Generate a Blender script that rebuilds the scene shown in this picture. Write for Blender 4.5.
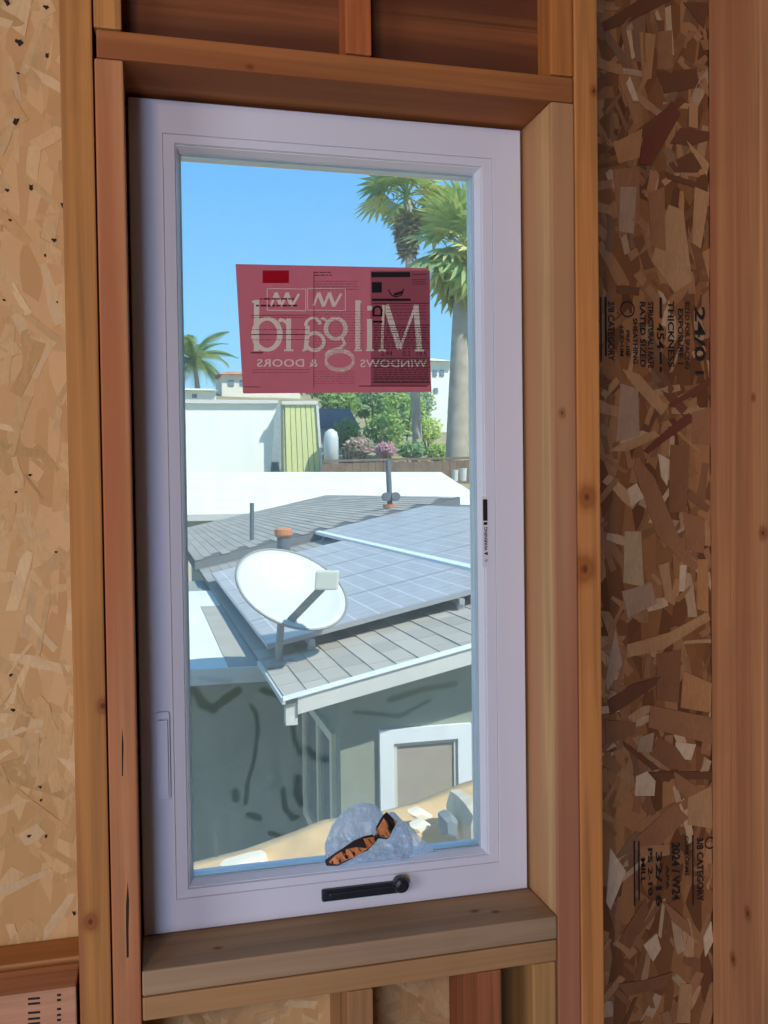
import bpy, bmesh, math, random
from mathutils import Vector, Matrix

# ------------------------------------------------------------------ scene, camera, world, sun
for o in list(bpy.data.objects): bpy.data.objects.remove(o)
sc = bpy.context.scene
COL = sc.collection
FPX = 934.955
CAM = Vector((0.02181, -1.29415, 0.64855))
YAW, PITCH, ROLL = math.radians(14.1282), math.radians(-1.39318), math.radians(-0.7453)
_f = Vector((math.sin(YAW)*math.cos(PITCH), math.cos(YAW)*math.cos(PITCH), math.sin(PITCH)))
_r = Vector((math.cos(YAW), -math.sin(YAW), 0.0)); _u = _r.cross(_f)
RGT = _r*math.cos(ROLL) + _u*math.sin(ROLL); UPV = -_r*math.sin(ROLL) + _u*math.cos(ROLL); FWD = _f
cam = bpy.data.cameras.new('camera'); camo = bpy.data.objects.new('camera', cam); COL.objects.link(camo)
cam.sensor_fit = 'VERTICAL'; cam.sensor_height = 24.0; cam.lens = FPX/1024*24.0
cam.clip_start = 0.02; cam.clip_end = 600
M = Matrix.Identity(4)
for i in range(3): M[i][0], M[i][1], M[i][2], M[i][3] = RGT[i], UPV[i], -FWD[i], CAM[i]
camo.matrix_world = M
sc.camera = camo
sc.view_settings.view_transform = 'Standard'; sc.view_settings.look = 'None'
sc.view_settings.gamma = 1.0; sc.view_settings.exposure = 0.0; sc.view_settings.use_curve_mapping = False

def srgb(r, g, b):
    return tuple(((c/255/12.92) if c/255 <= .04045 else ((c/255+.055)/1.055)**2.4) for c in (r, g, b)) + (1.0,)

w = bpy.data.worlds.new('sky'); sc.world = w; w.use_nodes = True
nt = w.node_tree; nt.nodes.clear()
wo = nt.nodes.new('ShaderNodeOutputWorld'); bg = nt.nodes.new('ShaderNodeBackground')
tc = nt.nodes.new('ShaderNodeTexCoord'); sx = nt.nodes.new('ShaderNodeSeparateXYZ'); rp = nt.nodes.new('ShaderNodeValToRGB')
nt.links.new(tc.outputs['Generated'], sx.inputs[0]); nt.links.new(sx.outputs['Z'], rp.inputs[0])
nt.links.new(rp.outputs[0], bg.inputs[0]); nt.links.new(bg.outputs[0], wo.inputs[0])
rp.color_ramp.elements[0].position = 0.0; rp.color_ramp.elements[0].color = srgb(205, 232, 255)
rp.color_ramp.elements[1].position = 0.9; rp.color_ramp.elements[1].color = srgb(112, 162, 220)
e = rp.color_ramp.elements.new(.14); e.color = srgb(150, 212, 255)
e = rp.color_ramp.elements.new(.34); e.color = srgb(108, 182, 250)
bg.inputs[1].default_value = 1.22

S2SUN = Vector((.42, -.50, .76)).normalized()
sun = bpy.data.lights.new('sun', 'SUN'); sun.energy = 5.6; sun.angle = .0093; sun.color = (1.0, .945, .85)
suno = bpy.data.objects.new('sun', sun); COL.objects.link(suno); suno.location = (8, -8, 20)
suno.rotation_euler = S2SUN.to_track_quat('Z', 'Y').to_euler()

# unseen area lamps added for assumed daylight openings in the back and left walls
def area(name, loc, size, aim, power, color):
    l = bpy.data.lights.new(name, 'AREA'); l.shape = 'RECTANGLE'; l.size, l.size_y = size; l.energy = power; l.color = color
    o = bpy.data.objects.new(name, l); COL.objects.link(o); o.location = loc
    o.rotation_euler = (Vector(loc)-Vector(aim)).to_track_quat('Z', 'Y').to_euler(); return o
area('assumed_back_light', (-1.0, -3.62, .1), (.68, 1.1), (-.7, 0, .0), 52, (.54, .65, 1.0))  # blue area lamp at an assumed opening, added to light the room
area('assumed_left_light', (-2.52, -2.05, .5), (1.2, 1.3), (.3, 0, .5), 38, (.86, .89, 1.0))  # second added lamp, brightening board faces that look left; its opening is assumed
# unseen warm fill light, added to tint the upper frame and header
wfill = area('warm_fill_light', (-1.1, -2.6, 1.5), (.3, .25), (.25, 0, 1.1), 16, (1.0, .70, .44))

# ------------------------------------------------------------------ helpers
def ray(a, b): return FWD*FPX + RGT*(a-384) - UPV*(b-512)
def onY(a, b, Y):
    d = ray(a, b); return CAM + d*((Y-CAM.y)/d.y)
def onZ(a, b, Z):
    d = ray(a, b); return CAM + d*((Z-CAM.z)/d.z)

def nodes(name):
    m = bpy.data.materials.new(name); m.use_nodes = True; t = m.node_tree; t.nodes.clear()
    o = t.nodes.new('ShaderNodeOutputMaterial'); p = t.nodes.new('ShaderNodeBsdfPrincipled')
    t.links.new(p.outputs[0], o.inputs[0]); return m, t, p, o
def N(t, k, **kw):
    n = t.nodes.new(k)
    for a, v in kw.items(): setattr(n, a, v)
    return n
def mathn(t, op, a, b=None, clamp=False):
    n = N(t, 'ShaderNodeMath', operation=op, use_clamp=clamp)
    for i, v in enumerate((a, b)):
        if v is None: continue
        if isinstance(v, (int, float)): n.inputs[i].default_value = v
        else: t.links.new(v, n.inputs[i])
    return n.outputs[0]
def mixc(t, fac, a, b, mode='MIX'):
    n = N(t, 'ShaderNodeMix', data_type='RGBA', blend_type=mode)
    for i, v in ((0, fac), (6, a), (7, b)):
        if isinstance(v, (int, float)): n.inputs[i].default_value = v
        elif isinstance(v, tuple): n.inputs[i].default_value = v
        else: t.links.new(v, n.inputs[i])
    return n.outputs[2]
def noise(t, vec, scale, detail=3, rough=.5, dist=0.0):
    n = N(t, 'ShaderNodeTexNoise'); n.inputs['Scale'].default_value = scale; n.inputs['Detail'].default_value = detail
    n.inputs['Roughness'].default_value = rough; n.inputs['Distortion'].default_value = dist
    if vec is not None: t.links.new(vec, n.inputs['Vector'])
    return n.outputs[0]
def ramp(t, fac, stops):
    n = N(t, 'ShaderNodeValToRGB'); t.links.new(fac, n.inputs[0]); els = n.color_ramp.elements
    els[0].position, els[0].color = stops[0]; els[1].position, els[1].color = stops[-1]
    for p, c in stops[1:-1]:
        e = els.new(p); e.color = c
    return n.outputs[0]
def bump(t, p, h, strength, dist=.002):
    b = N(t, 'ShaderNodeBump'); b.inputs['Strength'].default_value = strength; b.inputs['Distance'].default_value = dist
    t.links.new(h, b.inputs['Height']); t.links.new(b.outputs[0], p.inputs['Normal'])
def scl(c, k): return (min(1, c[0]*k), min(1, c[1]*k), min(1, c[2]*k), 1.0)

def plain(name, c, rough=.6, metal=0.0, var=.08, vscale=8, bmp=0.0):
    m, t, p, o = nodes(name)
    g = N(t, 'ShaderNodeTexCoord')
    n = noise(t, g.outputs['Object'], vscale, 4)
    col = ramp(t, n, [(.3, scl(c, 1-var)), (.7, scl(c, 1+var))])
    t.links.new(col, p.inputs['Base Color']); p.inputs['Roughness'].default_value = rough; p.inputs['Metallic'].default_value = metal
    if bmp: bump(t, p, noise(t, g.outputs['Object'], vscale*12, 3), bmp)
    return m

def wood(name, c, axis, knots=(), seed=0.0, contrast=.22, streak=None, heart=None):
    """sawn lumber: grain runs along `axis` (object space), knots = [(x,y,z,radius)], streak = second heartwood colour"""
    m, t, p, o = nodes(name)
    lum_ = .3*c[0]+.6*c[1]+.1*c[2]; c = tuple(lum_+(v-lum_)*1.06 for v in c[:3])+(1.0,)
    if streak is not None: streak = tuple(lum_*.0+(.3*streak[0]+.6*streak[1]+.1*streak[2])+(v-(.3*streak[0]+.6*streak[1]+.1*streak[2]))*1.06 for v in streak[:3])+(1.0,)
    g = N(t, 'ShaderNodeTexCoord')
    mp = N(t, 'ShaderNodeMapping'); t.links.new(g.outputs['Object'], mp.inputs[0])
    s = [62.0, 62.0, 62.0]; s[axis] = 1.6
    mp.inputs['Scale'].default_value = s; mp.inputs['Location'].default_value = (seed*3.1, seed*1.7, seed*2.3)
    g1 = noise(t, mp.outputs[0], 1.0, 4, .55, .6)
    mp2 = N(t, 'ShaderNodeMapping'); t.links.new(g.outputs['Object'], mp2.inputs[0])
    s2 = [260.0, 260.0, 260.0]; s2[axis] = 7.0
    mp2.inputs['Scale'].default_value = s2
    g2 = noise(t, mp2.outputs[0], 1.0, 2, .6)
    col = ramp(t, g1, [(.28, scl(c, 1-contrast*1.5)), (.5, c), (.72, scl(c, 1+contrast*.9))])
    col = mixc(t, mathn(t, 'MULTIPLY', mathn(t, 'SUBTRACT', g2, .38, True), .55), col, scl(c, .62))
    big = noise(t, g.outputs['Object'], 4.5, 3, .6)
    if heart is not None:
        sp_ = N(t, 'ShaderNodeSeparateXYZ'); t.links.new(g.outputs['Object'], sp_.inputs[0])
        hz_ = mathn(t, 'ADD', sp_.outputs['Y'], mathn(t, 'MULTIPLY', mathn(t, 'SUBTRACT', g1, .5), .008))
        col = mixc(t, mathn(t, 'LESS_THAN', hz_, -.0655), col, mixc(t, g1, scl(heart, .8), scl(heart, 1.2)))
    if streak is not None:
        s3 = [15.0, 15.0, 15.0]; s3[axis] = .55
        mp3 = N(t, 'ShaderNodeMapping'); t.links.new(g.outputs['Object'], mp3.inputs[0]); mp3.inputs['Scale'].default_value = s3
        mp3.inputs['Location'].default_value = (seed, seed*2, seed*.7)
        st = noise(t, mp3.outputs[0], 1.0, 2, .5, .4)
        col = mixc(t, ramp(t, st, [(.44, (0, 0, 0, 1)), (.58, (1, 1, 1, 1))]), col, streak)
    col = mixc(t, mathn(t, 'MULTIPLY', mathn(t, 'SUBTRACT', big, .52, True), 1.2), col, scl(c, .6))
    for (kx, ky, kz, r) in knots:
        sub = N(t, 'ShaderNodeVectorMath', operation='SUBTRACT'); t.links.new(g.outputs['Object'], sub.inputs[0]); sub.inputs[1].default_value = (kx, ky, kz)
        mul = N(t, 'ShaderNodeVectorMath', operation='MULTIPLY'); t.links.new(sub.outputs[0], mul.inputs[0])
        k = [1/r, 1/r, 1/r]; k[axis] = .72/r; mul.inputs[1].default_value = k
        ln = N(t, 'ShaderNodeVectorMath', operation='LENGTH'); t.links.new(mul.outputs[0], ln.inputs[0])
        d = mathn(t, 'ADD', ln.outputs[1], mathn(t, 'MULTIPLY', mathn(t, 'SUBTRACT', g1, .5), 1.1))
        col = mixc(t, ramp(t, mathn(t, 'MULTIPLY', d, .4), [(.15, (.8, .8, .8, 1)), (.36, (.45, .45, .45, 1)), (.6, (0, 0, 0, 1))]), col, scl((c[0]*.62, c[1]*.42, c[2]*.34, 1), 1))
        col = mixc(t, ramp(t, d, [(.18, (.9, .9, .9, 1)), (.42, (.1, .1, .1, 1)), (.7, (.3, .3, .3, 1)), (1.0, (0, 0, 0, 1))]), col, scl((c[0]*.22, c[1]*.16, c[2]*.14, 1), 1))
    t.links.new(col, p.inputs['Base Color']); p.inputs['Roughness'].default_value = .72
    p.inputs['Specular IOR Level'].default_value = .25
    bump(t, p, g2, .25, .0008)
    return m

class MB:
    """collects boxes, prisms, tubes, ribbons; build() links them as one mesh object"""
    def __init__(s): s.v = []; s.f = []; s.c = []; s.cur = None
    def poly(s, pts):
        b = len(s.v); s.v += [tuple(p) for p in pts]; s.f.append(tuple(range(b, b+len(pts)))); s.c.append(s.cur)
    def face(s, idx): s.f.append(tuple(idx)); s.c.append(s.cur)
    def box(s, x0, x1, y0, y1, z0, z1):
        b = len(s.v)
        s.v += [(x, y, z) for z in (z0, z1) for y in (y0, y1) for x in (x0, x1)]
        for q in ((0, 2, 3, 1), (4, 5, 7, 6), (0, 1, 5, 4), (2, 6, 7, 3), (0, 4, 6, 2), (1, 3, 7, 5)): s.face([b+i for i in q])
    def obox(s, c, ax, ay, az):
        """box at centre c with half-axis vectors"""
        b = len(s.v); c = Vector(c)
        s.v += [tuple(c+ax*i+ay*j+az*k) for k in (-1, 1) for j in (-1, 1) for i in (-1, 1)]
        for q in ((0, 2, 3, 1), (4, 5, 7, 6), (0, 1, 5, 4), (2, 6, 7, 3), (0, 4, 6, 2), (1, 3, 7, 5)): s.face([b+i for i in q])
    def prism(s, pts, off):
        """polygon pts extruded by vector off"""
        b = len(s.v); n = len(pts); off = Vector(off)
        s.v += [tuple(p) for p in pts] + [tuple(Vector(p)+off) for p in pts]
        s.face(list(range(b, b+n))[::-1]); s.face(range(b+n, b+2*n))
        for i in range(n): j = (i+1) % n; s.face((b+i, b+j, b+n+j, b+n+i))
    def tube(s, pts, rad, seg=10, cap=True):
        pts = [Vector(p) for p in pts]; n = len(pts)
        if not isinstance(rad, (list, tuple)): rad = [rad]*n
        b = len(s.v); up = None
        for i, p in enumerate(pts):
            d = (pts[min(i+1, n-1)]-pts[max(i-1, 0)]).normalized()
            if up is None: up = d.orthogonal().normalized()
            up = (up-d*up.dot(d)).normalized(); side = d.cross(up)
            for k in range(seg):
                a = 2*math.pi*k/seg; s.v.append(tuple(p+(up*math.cos(a)+side*math.sin(a))*rad[i]))
        for i in range(n-1):
            for k in range(seg):
                k2 = (k+1) % seg; s.face((b+i*seg+k, b+i*seg+k2, b+(i+1)*seg+k2, b+(i+1)*seg+k))
        if cap: s.face([b+k for k in range(seg)][::-1]); s.face([b+(n-1)*seg+k for k in range(seg)])
    def build(s, name, mat, parent=None, smooth=False, bevel=0, segs=2, origin=None, attr=None):
        me = bpy.data.meshes.new(name)
        v = s.v
        if origin is not None: v = [(a-origin[0], b-origin[1], c-origin[2]) for a, b, c in v]
        me.from_pydata(v, [], s.f); me.update()
        bm = bmesh.new(); bm.from_mesh(me)
        if attr is None: bmesh.ops.recalc_face_normals(bm, faces=bm.faces)
        if bevel:
            bmesh.ops.bevel(bm, geom=list(bm.edges), offset=bevel, segments=segs, affect='EDGES', profile=.6, clamp_overlap=True)
        bm.to_mesh(me); bm.free()
        if attr:
            ca = me.color_attributes.new(attr, 'FLOAT_COLOR', 'CORNER')
            for p, c in zip(me.polygons, s.c):
                for li in p.loop_indices: ca.data[li].color = c
        if smooth:
            for p in me.polygons: p.use_smooth = True
        o = bpy.data.objects.new(name, me); COL.objects.link(o)
        if isinstance(mat, (list, tuple)):
            for m_ in mat: me.materials.append(m_)
        else: me.materials.append(mat)
        if origin is not None: o.location = origin
        if parent is not None:
            o.parent = parent
            o.location = Vector(o.location)-ORG(parent)
        return o

def ORG(o):
    v = Vector(o.location)
    while o.parent: o = o.parent; v += Vector(o.location)
    return v
def empty(name, loc=(0, 0, 0)):
    o = bpy.data.objects.new(name, None); COL.objects.link(o); o.location = loc; o.empty_display_size = .05; return o
def tag(o, label=None, cat=None, group=None, kind=None):
    if label: o['label'] = label
    if cat: o['category'] = cat
    if group: o['group'] = group
    if kind: o['kind'] = kind
    return o
def thing(name, loc, label, cat, group=None): return tag(empty(name, loc), label, cat, group)
def copy_tree(o, parent=None):
    c = o.copy(); COL.objects.link(c); c.parent = parent
    for ch in list(o.children): copy_tree(ch, c)
    return c
def board(name, x0, x1, y0, y1, z0, z1, mat, parent, bev=.0025):
    m = MB(); m.box(x0, x1, y0, y1, z0, z1)
    return m.build(name, mat, parent, bevel=bev, origin=((x0+x1)/2, (y0+y1)/2, (z0+z1)/2))
def text_mesh(body, size, fn, mb, space=1.0, bold=0.0):
    """flat glyph faces of the built-in font, pushed through fn(x,y)->xyz and added to mb"""
    cu = bpy.data.curves.new('lettering', 'FONT'); cu.body = body; cu.size = size; cu.space_character = space
    cu.resolution_u = 3; cu.offset = bold
    o = bpy.data.objects.new('lettering', cu); COL.objects.link(o)
    dg = bpy.context.evaluated_depsgraph_get(); me = o.evaluated_get(dg).to_mesh()
    b = len(mb.v); mb.v += [tuple(fn(v.co.x, v.co.y)) for v in me.vertices]
    for p in me.polygons: mb.face([b+i for i in p.vertices])
    wd = max([v.co.x for v in me.vertices] or [0])
    o.evaluated_get(dg).to_mesh_clear(); bpy.data.objects.remove(o); bpy.data.curves.remove(cu)
    return wd

rnd = random.Random(7)
FLOOR, CEIL, D = -.90, 1.78, .14

# ------------------------------------------------------------------ room shell
M_sub = wood('subfloor_wood', srgb(126, 106, 84), 0, seed=4, contrast=.12)
M_wallply = wood('room_plywood', srgb(118, 102, 84), 2, seed=9, contrast=.12)
def shell(name, x0, x1, y0, y1, z0, z1, mat):
    return tag(board(name, x0, x1, y0, y1, z0, z1, mat, None, 0), kind='structure')
fl = shell('floor', -2.6, 2.4, -3.7, .155, FLOOR-.03, FLOOR, M_sub)
shell('ceiling', -2.6, 2.4, -3.7, .155, CEIL, CEIL+.03, M_wallply)
wl_ = MB()
wl_.box(-2.63, -2.6, -3.7, -2.70, FLOOR, CEIL); wl_.box(-2.63, -2.6, -1.40, .155, FLOOR, CEIL); wl_.box(-2.63, -2.6, -2.70, -1.40, FLOOR, -.40); wl_.box(-2.63, -2.6, -2.70, -1.40, 1.10, CEIL)  # the opening in this unseen wall is assumed, left for the side lamp
tag(wl_.build('wall_left', M_wallply), kind='structure')
shell('wall_right', 2.4, 2.43, -3.7, .155, FLOOR, CEIL, M_wallply)
wb = MB()
wb.box(-2.6, -1.36, -3.73, -3.7, FLOOR, CEIL); wb.box(-.34, 2.4, -3.73, -3.7, FLOOR, CEIL)
wb.box(-1.36, -.34, -3.73, -3.7, FLOOR, -.43); wb.box(-1.36, -.34, -3.73, -3.7, 1.13, CEIL)  # assumed opening behind the camera, made to hold the blue area lamp
tag(wb.build('wall_back', M_wallply), kind='structure')

# ------------------------------------------------------------------ framed wall with the window
WF = tag(empty('wall_front', (0, 0, FLOOR)), kind='structure')
def osb_mat(name, c1, c2, c3, scale=1.0):
    m, t, p, o = nodes(name)
    g = N(t, 'ShaderNodeTexCoord')
    mp = N(t, 'ShaderNodeMapping'); t.links.new(g.outputs['Object'], mp.inputs[0]); mp.inputs['Scale'].default_value = (46*scale, 1, 15*scale)
    mp.inputs['Rotation'].default_value = (0, .35, 0)
    v = N(t, 'ShaderNodeTexVoronoi'); t.links.new(mp.outputs[0], v.inputs['Vector']); v.inputs['Scale'].default_value = 1.0
    sp = N(t, 'ShaderNodeSeparateColor'); t.links.new(v.outputs['Color'], sp.inputs[0])
    col = ramp(t, sp.outputs[0], [(0, c1), (.5, c2), (1, c3)])
    n = noise(t, g.outputs['Object'], 90, 3, .6)
    col = mixc(t, mathn(t, 'MULTIPLY', n, .35), col, c1)
    t.links.new(col, p.inputs['Base Color']); p.inputs['Roughness'].default_value = .8; p.inputs['Specular IOR Level'].default_value = .2
    bump(t, p, n, .4, .001)
    return m
def strand_mat(name, soft):
    m, t, p, o = nodes(name)
    a = N(t, 'ShaderNodeAttribute', attribute_name='tint')
    g = N(t, 'ShaderNodeTexCoord')
    mp = N(t, 'ShaderNodeMapping'); t.links.new(g.outputs['Object'], mp.inputs[0]); mp.inputs['Scale'].default_value = (220, 40, 60)
    mp.inputs['Rotation'].default_value = (0, .5, 0)
    n = noise(t, mp.outputs[0], 1, 3, .6)
    n2 = noise(t, g.outputs['Object'], 26, 3, .6)
    col = mixc(t, mathn(t, 'MULTIPLY', n, soft), a.outputs['Color'], scl((.10, .06, .03, 1), 1))
    col = mixc(t, mathn(t, 'MULTIPLY', mathn(t, 'SUBTRACT', n2, .5, True), soft*1.6), col, (.06, .035, .02, 1))
    t.links.new(col, p.inputs['Base Color']); p.inputs['Roughness'].default_value = .78; p.inputs['Specular IOR Level'].default_value = .2
    bump(t, p, n, .3, .001)
    return m
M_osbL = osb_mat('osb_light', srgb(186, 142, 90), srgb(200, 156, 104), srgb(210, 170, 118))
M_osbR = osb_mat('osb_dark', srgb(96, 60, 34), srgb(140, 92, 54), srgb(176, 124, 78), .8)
M_strL = strand_mat('strand_light', .36); M_strR = strand_mat('strand_dark', .5)
def sheath(x0, x1, z0, z1, mat):
    return board('sheathing', x0, x1, D, D+.012, z0, z1, mat, WF, 0)
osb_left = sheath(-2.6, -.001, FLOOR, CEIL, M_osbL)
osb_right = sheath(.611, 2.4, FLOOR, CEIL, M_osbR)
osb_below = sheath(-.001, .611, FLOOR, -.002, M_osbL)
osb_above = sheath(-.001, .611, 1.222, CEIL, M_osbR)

def strand_poly(rn, cx, cz, L, W, ang):
    ca, sa = math.cos(ang), math.sin(ang); out = []
    j = lambda k: rn.uniform(-k, k)
    for (a, b) in ((-.5, -.5), (-.15, -.5+j(.12)), (.2, -.5+j(.12)), (.5+j(.08), -.45+j(.2)), (.5+j(.08), .45+j(.2)), (.1, .5+j(.12)), (-.2, .5+j(.12)), (-.5+j(.08), .5)):
        x, z = a*L, b*W; out.append((cx+x*ca-z*sa, cz+x*sa+z*ca))
    return out
def strand_field(rn, panel, mat, rect, n, palette, lmin, lmax, wmin, wmax, zmax, clip):
    mb = MB(); x0, x1, z0, z1 = rect
    for i in range(n):
        c = rn.choice(palette); k = rn.uniform(.8, 1.18) if zmax > .001 else rn.uniform(.9, 1.1); mb.cur = (c[0]*k, c[1]*k, c[2]*k, 1)
        ang = rn.gauss(math.pi/2, .62) if rn.random() < .72 else rn.uniform(0, math.pi)
        pts = strand_poly(rn, rn.uniform(x0, x1), rn.uniform(z0, z1), rn.uniform(lmin, lmax), rn.uniform(wmin, wmax), ang)
        pts = [(min(max(x, clip[0]), clip[1]), min(max(z, clip[2]), clip[3])) for x, z in pts]
        y = D-.0002-rn.random()*zmax; tl = rn.uniform(-.0006, .0006)
        b = len(mb.v); m = len(pts)
        yy = [y+tl*(1 if q < m/2 else -1) for q in range(m)]
        mb.v += [(x, yq, z) for (x, z), yq in zip(pts, yy)] + [(x, D+.001, z) for x, z in pts]
        mb.face(range(b, b+m))
        for q in range(m): r = (q+1) % m; mb.face((b+r, b+q, b+m+q, b+m+r))
    o = mb.build('strands', mat, panel, attr='tint', origin=((x0+x1)/2, D, (z0+z1)/2)); tag(o, kind='stuff'); return o
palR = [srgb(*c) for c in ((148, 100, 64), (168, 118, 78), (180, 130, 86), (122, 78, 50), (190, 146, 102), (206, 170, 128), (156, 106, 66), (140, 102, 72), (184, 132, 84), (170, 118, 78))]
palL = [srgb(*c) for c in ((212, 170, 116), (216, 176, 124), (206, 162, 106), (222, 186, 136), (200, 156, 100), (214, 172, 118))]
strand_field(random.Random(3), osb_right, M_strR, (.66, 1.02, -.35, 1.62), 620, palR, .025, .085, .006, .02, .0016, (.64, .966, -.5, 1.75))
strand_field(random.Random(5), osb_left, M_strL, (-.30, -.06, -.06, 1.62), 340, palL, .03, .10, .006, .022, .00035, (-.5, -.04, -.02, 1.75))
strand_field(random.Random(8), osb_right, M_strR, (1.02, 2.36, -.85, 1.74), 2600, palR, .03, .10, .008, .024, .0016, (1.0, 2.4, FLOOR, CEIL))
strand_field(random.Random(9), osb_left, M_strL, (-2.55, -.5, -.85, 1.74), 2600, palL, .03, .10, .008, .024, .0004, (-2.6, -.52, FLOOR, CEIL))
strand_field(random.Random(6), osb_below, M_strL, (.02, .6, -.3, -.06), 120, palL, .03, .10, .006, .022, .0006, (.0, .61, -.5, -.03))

# large strands of the right-hand panel, one by one (outline in photo pixels, on the sheathing plane)
TR = {'a': (595, 0, 3.416), 'b': (595, 360, 3.416), 'c': (595, 600, 4.096), 'd': (470, 700, 2.577)}
DK, DR, BR, MB_, TN, LT, OR, GR = (112, 68, 42), (116, 58, 40), (164, 112, 74), (142, 94, 60), (192, 146, 98), (226, 196, 156), (192, 136, 84), (182, 148, 116)
BIG = [
 ('a', LT, [(118, 262), (148, 345), (128, 345), (105, 285)]), ('a', DK, [(210, 248), (345, 235), (355, 300), (235, 320)]),
 ('a', DK, [(40, 520), (210, 395), (290, 330), (310, 345), (225, 430), (60, 532)]), ('a', DR, [(165, 470), (260, 345), (290, 390), (190, 570), (150, 560)]),
 ('a', DK, [(255, 490), (290, 438), (400, 452), (390, 480), (320, 500)]), ('a', DK, [(250, 560), (325, 520), (370, 545), (350, 590), (270, 590)]),
 ('a', DK, [(240, 590), (380, 635), (375, 652), (245, 612)]), ('a', TN, [(190, 890), (250, 700), (300, 720), (330, 960), (270, 1000)]),
 ('a', BR, [(60, 580), (150, 570), (150, 760), (80, 820)]), ('a', DK, [(20, 80), (150, 0), (260, 0), (130, 70), (30, 110)]),
 ('a', DK, [(300, 10), (385, 10), (370, 100), (330, 50)]), ('a', OR, [(150, 110), (205, 120), (190, 270), (160, 280)]),
 ('a', BR, [(215, 110), (260, 105), (265, 235), (210, 240)]), ('a', OR, [(60, 490), (160, 440), (150, 540), (80, 560)]),
 ('a', TN, [(310, 480), (395, 560), (380, 600), (330, 520)]), ('a', TN, [(340, 640), (395, 660), (360, 850), (330, 830)]),
 ('a', GR, [(85, 640), (140, 640), (130, 800), (80, 790)]), ('a', BR, [(180, 660), (235, 640), (240, 860), (190, 840)]),
 ('b', DR, [(250, 150), (400, 60), (400, 88), (262, 162)]), ('b', DR, [(165, 310), (240, 240), (320, 180), (325, 215), (240, 275), (180, 320)]),
 ('b', TN, [(90, 30), (150, 50), (245, 160), (225, 190), (130, 90)]), ('b', TN, [(80, 290), (200, 240), (220, 260), (110, 312), (40, 312)]),
 ('b', (196, 166, 122), [(100, 585), (155, 585), (165, 775), (95, 760)]), ('b', BR, [(140, 330), (200, 400), (300, 640), (380, 700), (330, 720), (210, 600), (130, 370)]),
 ('b', GR, [(85, 80), (145, 100), (150, 260), (70, 280)]), ('b', MB_, [(255, 290), (320, 290), (310, 520), (250, 520)]),
 ('b', BR, [(330, 180), (400, 160), (400, 290), (330, 285)]), ('b', LT, [(215, 320), (250, 340), (245, 430), (225, 400)]),
 ('b', LT, [(290, 700), (312, 700), (302, 790), (285, 790)]), ('b', OR, [(350, 680), (385, 680), (385, 860), (345, 850)]),
 ('b', TN, [(215, 700), (250, 690), (265, 830), (240, 820)]), ('b', OR, [(110, 970), (250, 930), (380, 860), (380, 892), (240, 980), (120, 1010)]),
 ('b', GR, [(90, 790), (190, 760), (210, 830), (110, 880)]), ('b', LT, [(110, 440), (140, 420), (165, 470), (120, 500)]),
 ('b', MB_, [(320, 440), (390, 500), (380, 520), (310, 470)]), ('b', BR, [(300, 520), (370, 540), (370, 660), (310, 650)]),
 ('c', TN, [(130, 180), (270, 150), (460, 50), (470, 80), (280, 200), (130, 235)]), ('c', GR, [(80, 110), (110, 260), (50, 370), (40, 330)]),
 ('c', MB_, [(250, 220), (350, 200), (340, 420), (250, 410)]), ('c', DK, [(50, 410), (150, 345), (270, 310), (240, 350), (130, 430), (60, 470)]),
 ('c', OR, [(360, 290), (475, 340), (470, 460), (350, 440)]), ('c', BR, [(225, 430), (480, 480), (475, 590), (215, 520)]),
 ('c', MB_, [(40, 490), (165, 500), (160, 550), (40, 590)]), ('c', LT, [(330, 580), (410, 590), (390, 655), (320, 640)]),
 ('c', MB_, [(260, 560), (330, 600), (390, 690), (300, 690), (220, 630)]), ('c', DK, [(110, 575), (160, 610), (265, 690), (230, 695), (120, 602)]),
 ('c', DK, [(210, 705), (480, 700), (480, 735), (210, 727)]), ('c', LT, [(165, 720), (210, 700), (245, 740), (240, 800), (160, 800)]),
 ('c', BR, [(320, 700), (440, 780), (400, 840), (330, 770)]), ('c', BR, [(150, 1010), (180, 960), (320, 830), (380, 890), (260, 1000)]),
 ('c', GR, [(180, 560), (240, 540), (230, 620), (170, 620)]),
 ('d', LT, [(360, 380), (400, 440), (360, 540), (350, 520)]), ('d', LT, [(445, 630), (480, 600), (490, 640), (470, 672)]),
 ('d', BR, [(490, 510), (560, 570), (570, 610), (520, 570)]), ('d', LT, [(600, 610), (620, 570), (625, 620), (605, 660)]),
 ('d', MB_, [(380, 620), (450, 510), (460, 540), (410, 640)]), ('d', TN, [(540, 730), (570, 730), (565, 830), (530, 830)]),
 ('d', MB_, [(380, 730), (450, 720), (520, 700), (500, 740), (400, 760)]), ('d', TN, [(560, 250), (620, 220), (622, 330), (560, 320)]),
]
for i, (k, c, pts) in enumerate(BIG):
    ox, oy, s = TR[k]; P = [onY(ox+x/s, oy+y/s, D) for x, y in pts]
    mb = MB(); mb.cur = srgb(*c); y = D-.0018-.000022*i; b = 0; m = len(P)
    P = [Vector((min(p.x, .9665), p.y, p.z)) for p in P]
    mb.v = [(p.x, y, p.z) for p in P]+[(p.x, D, p.z) for p in P]; mb.face(range(m)[::-1])
    for q in range(m): r = (q+1) % m; mb.face((q, r, m+r, m+q))
    c0 = sum(P, Vector())/m
    o = mb.build('strand', M_strR, osb_right, attr='tint', origin=(c0.x, D, c0.z))
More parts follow.
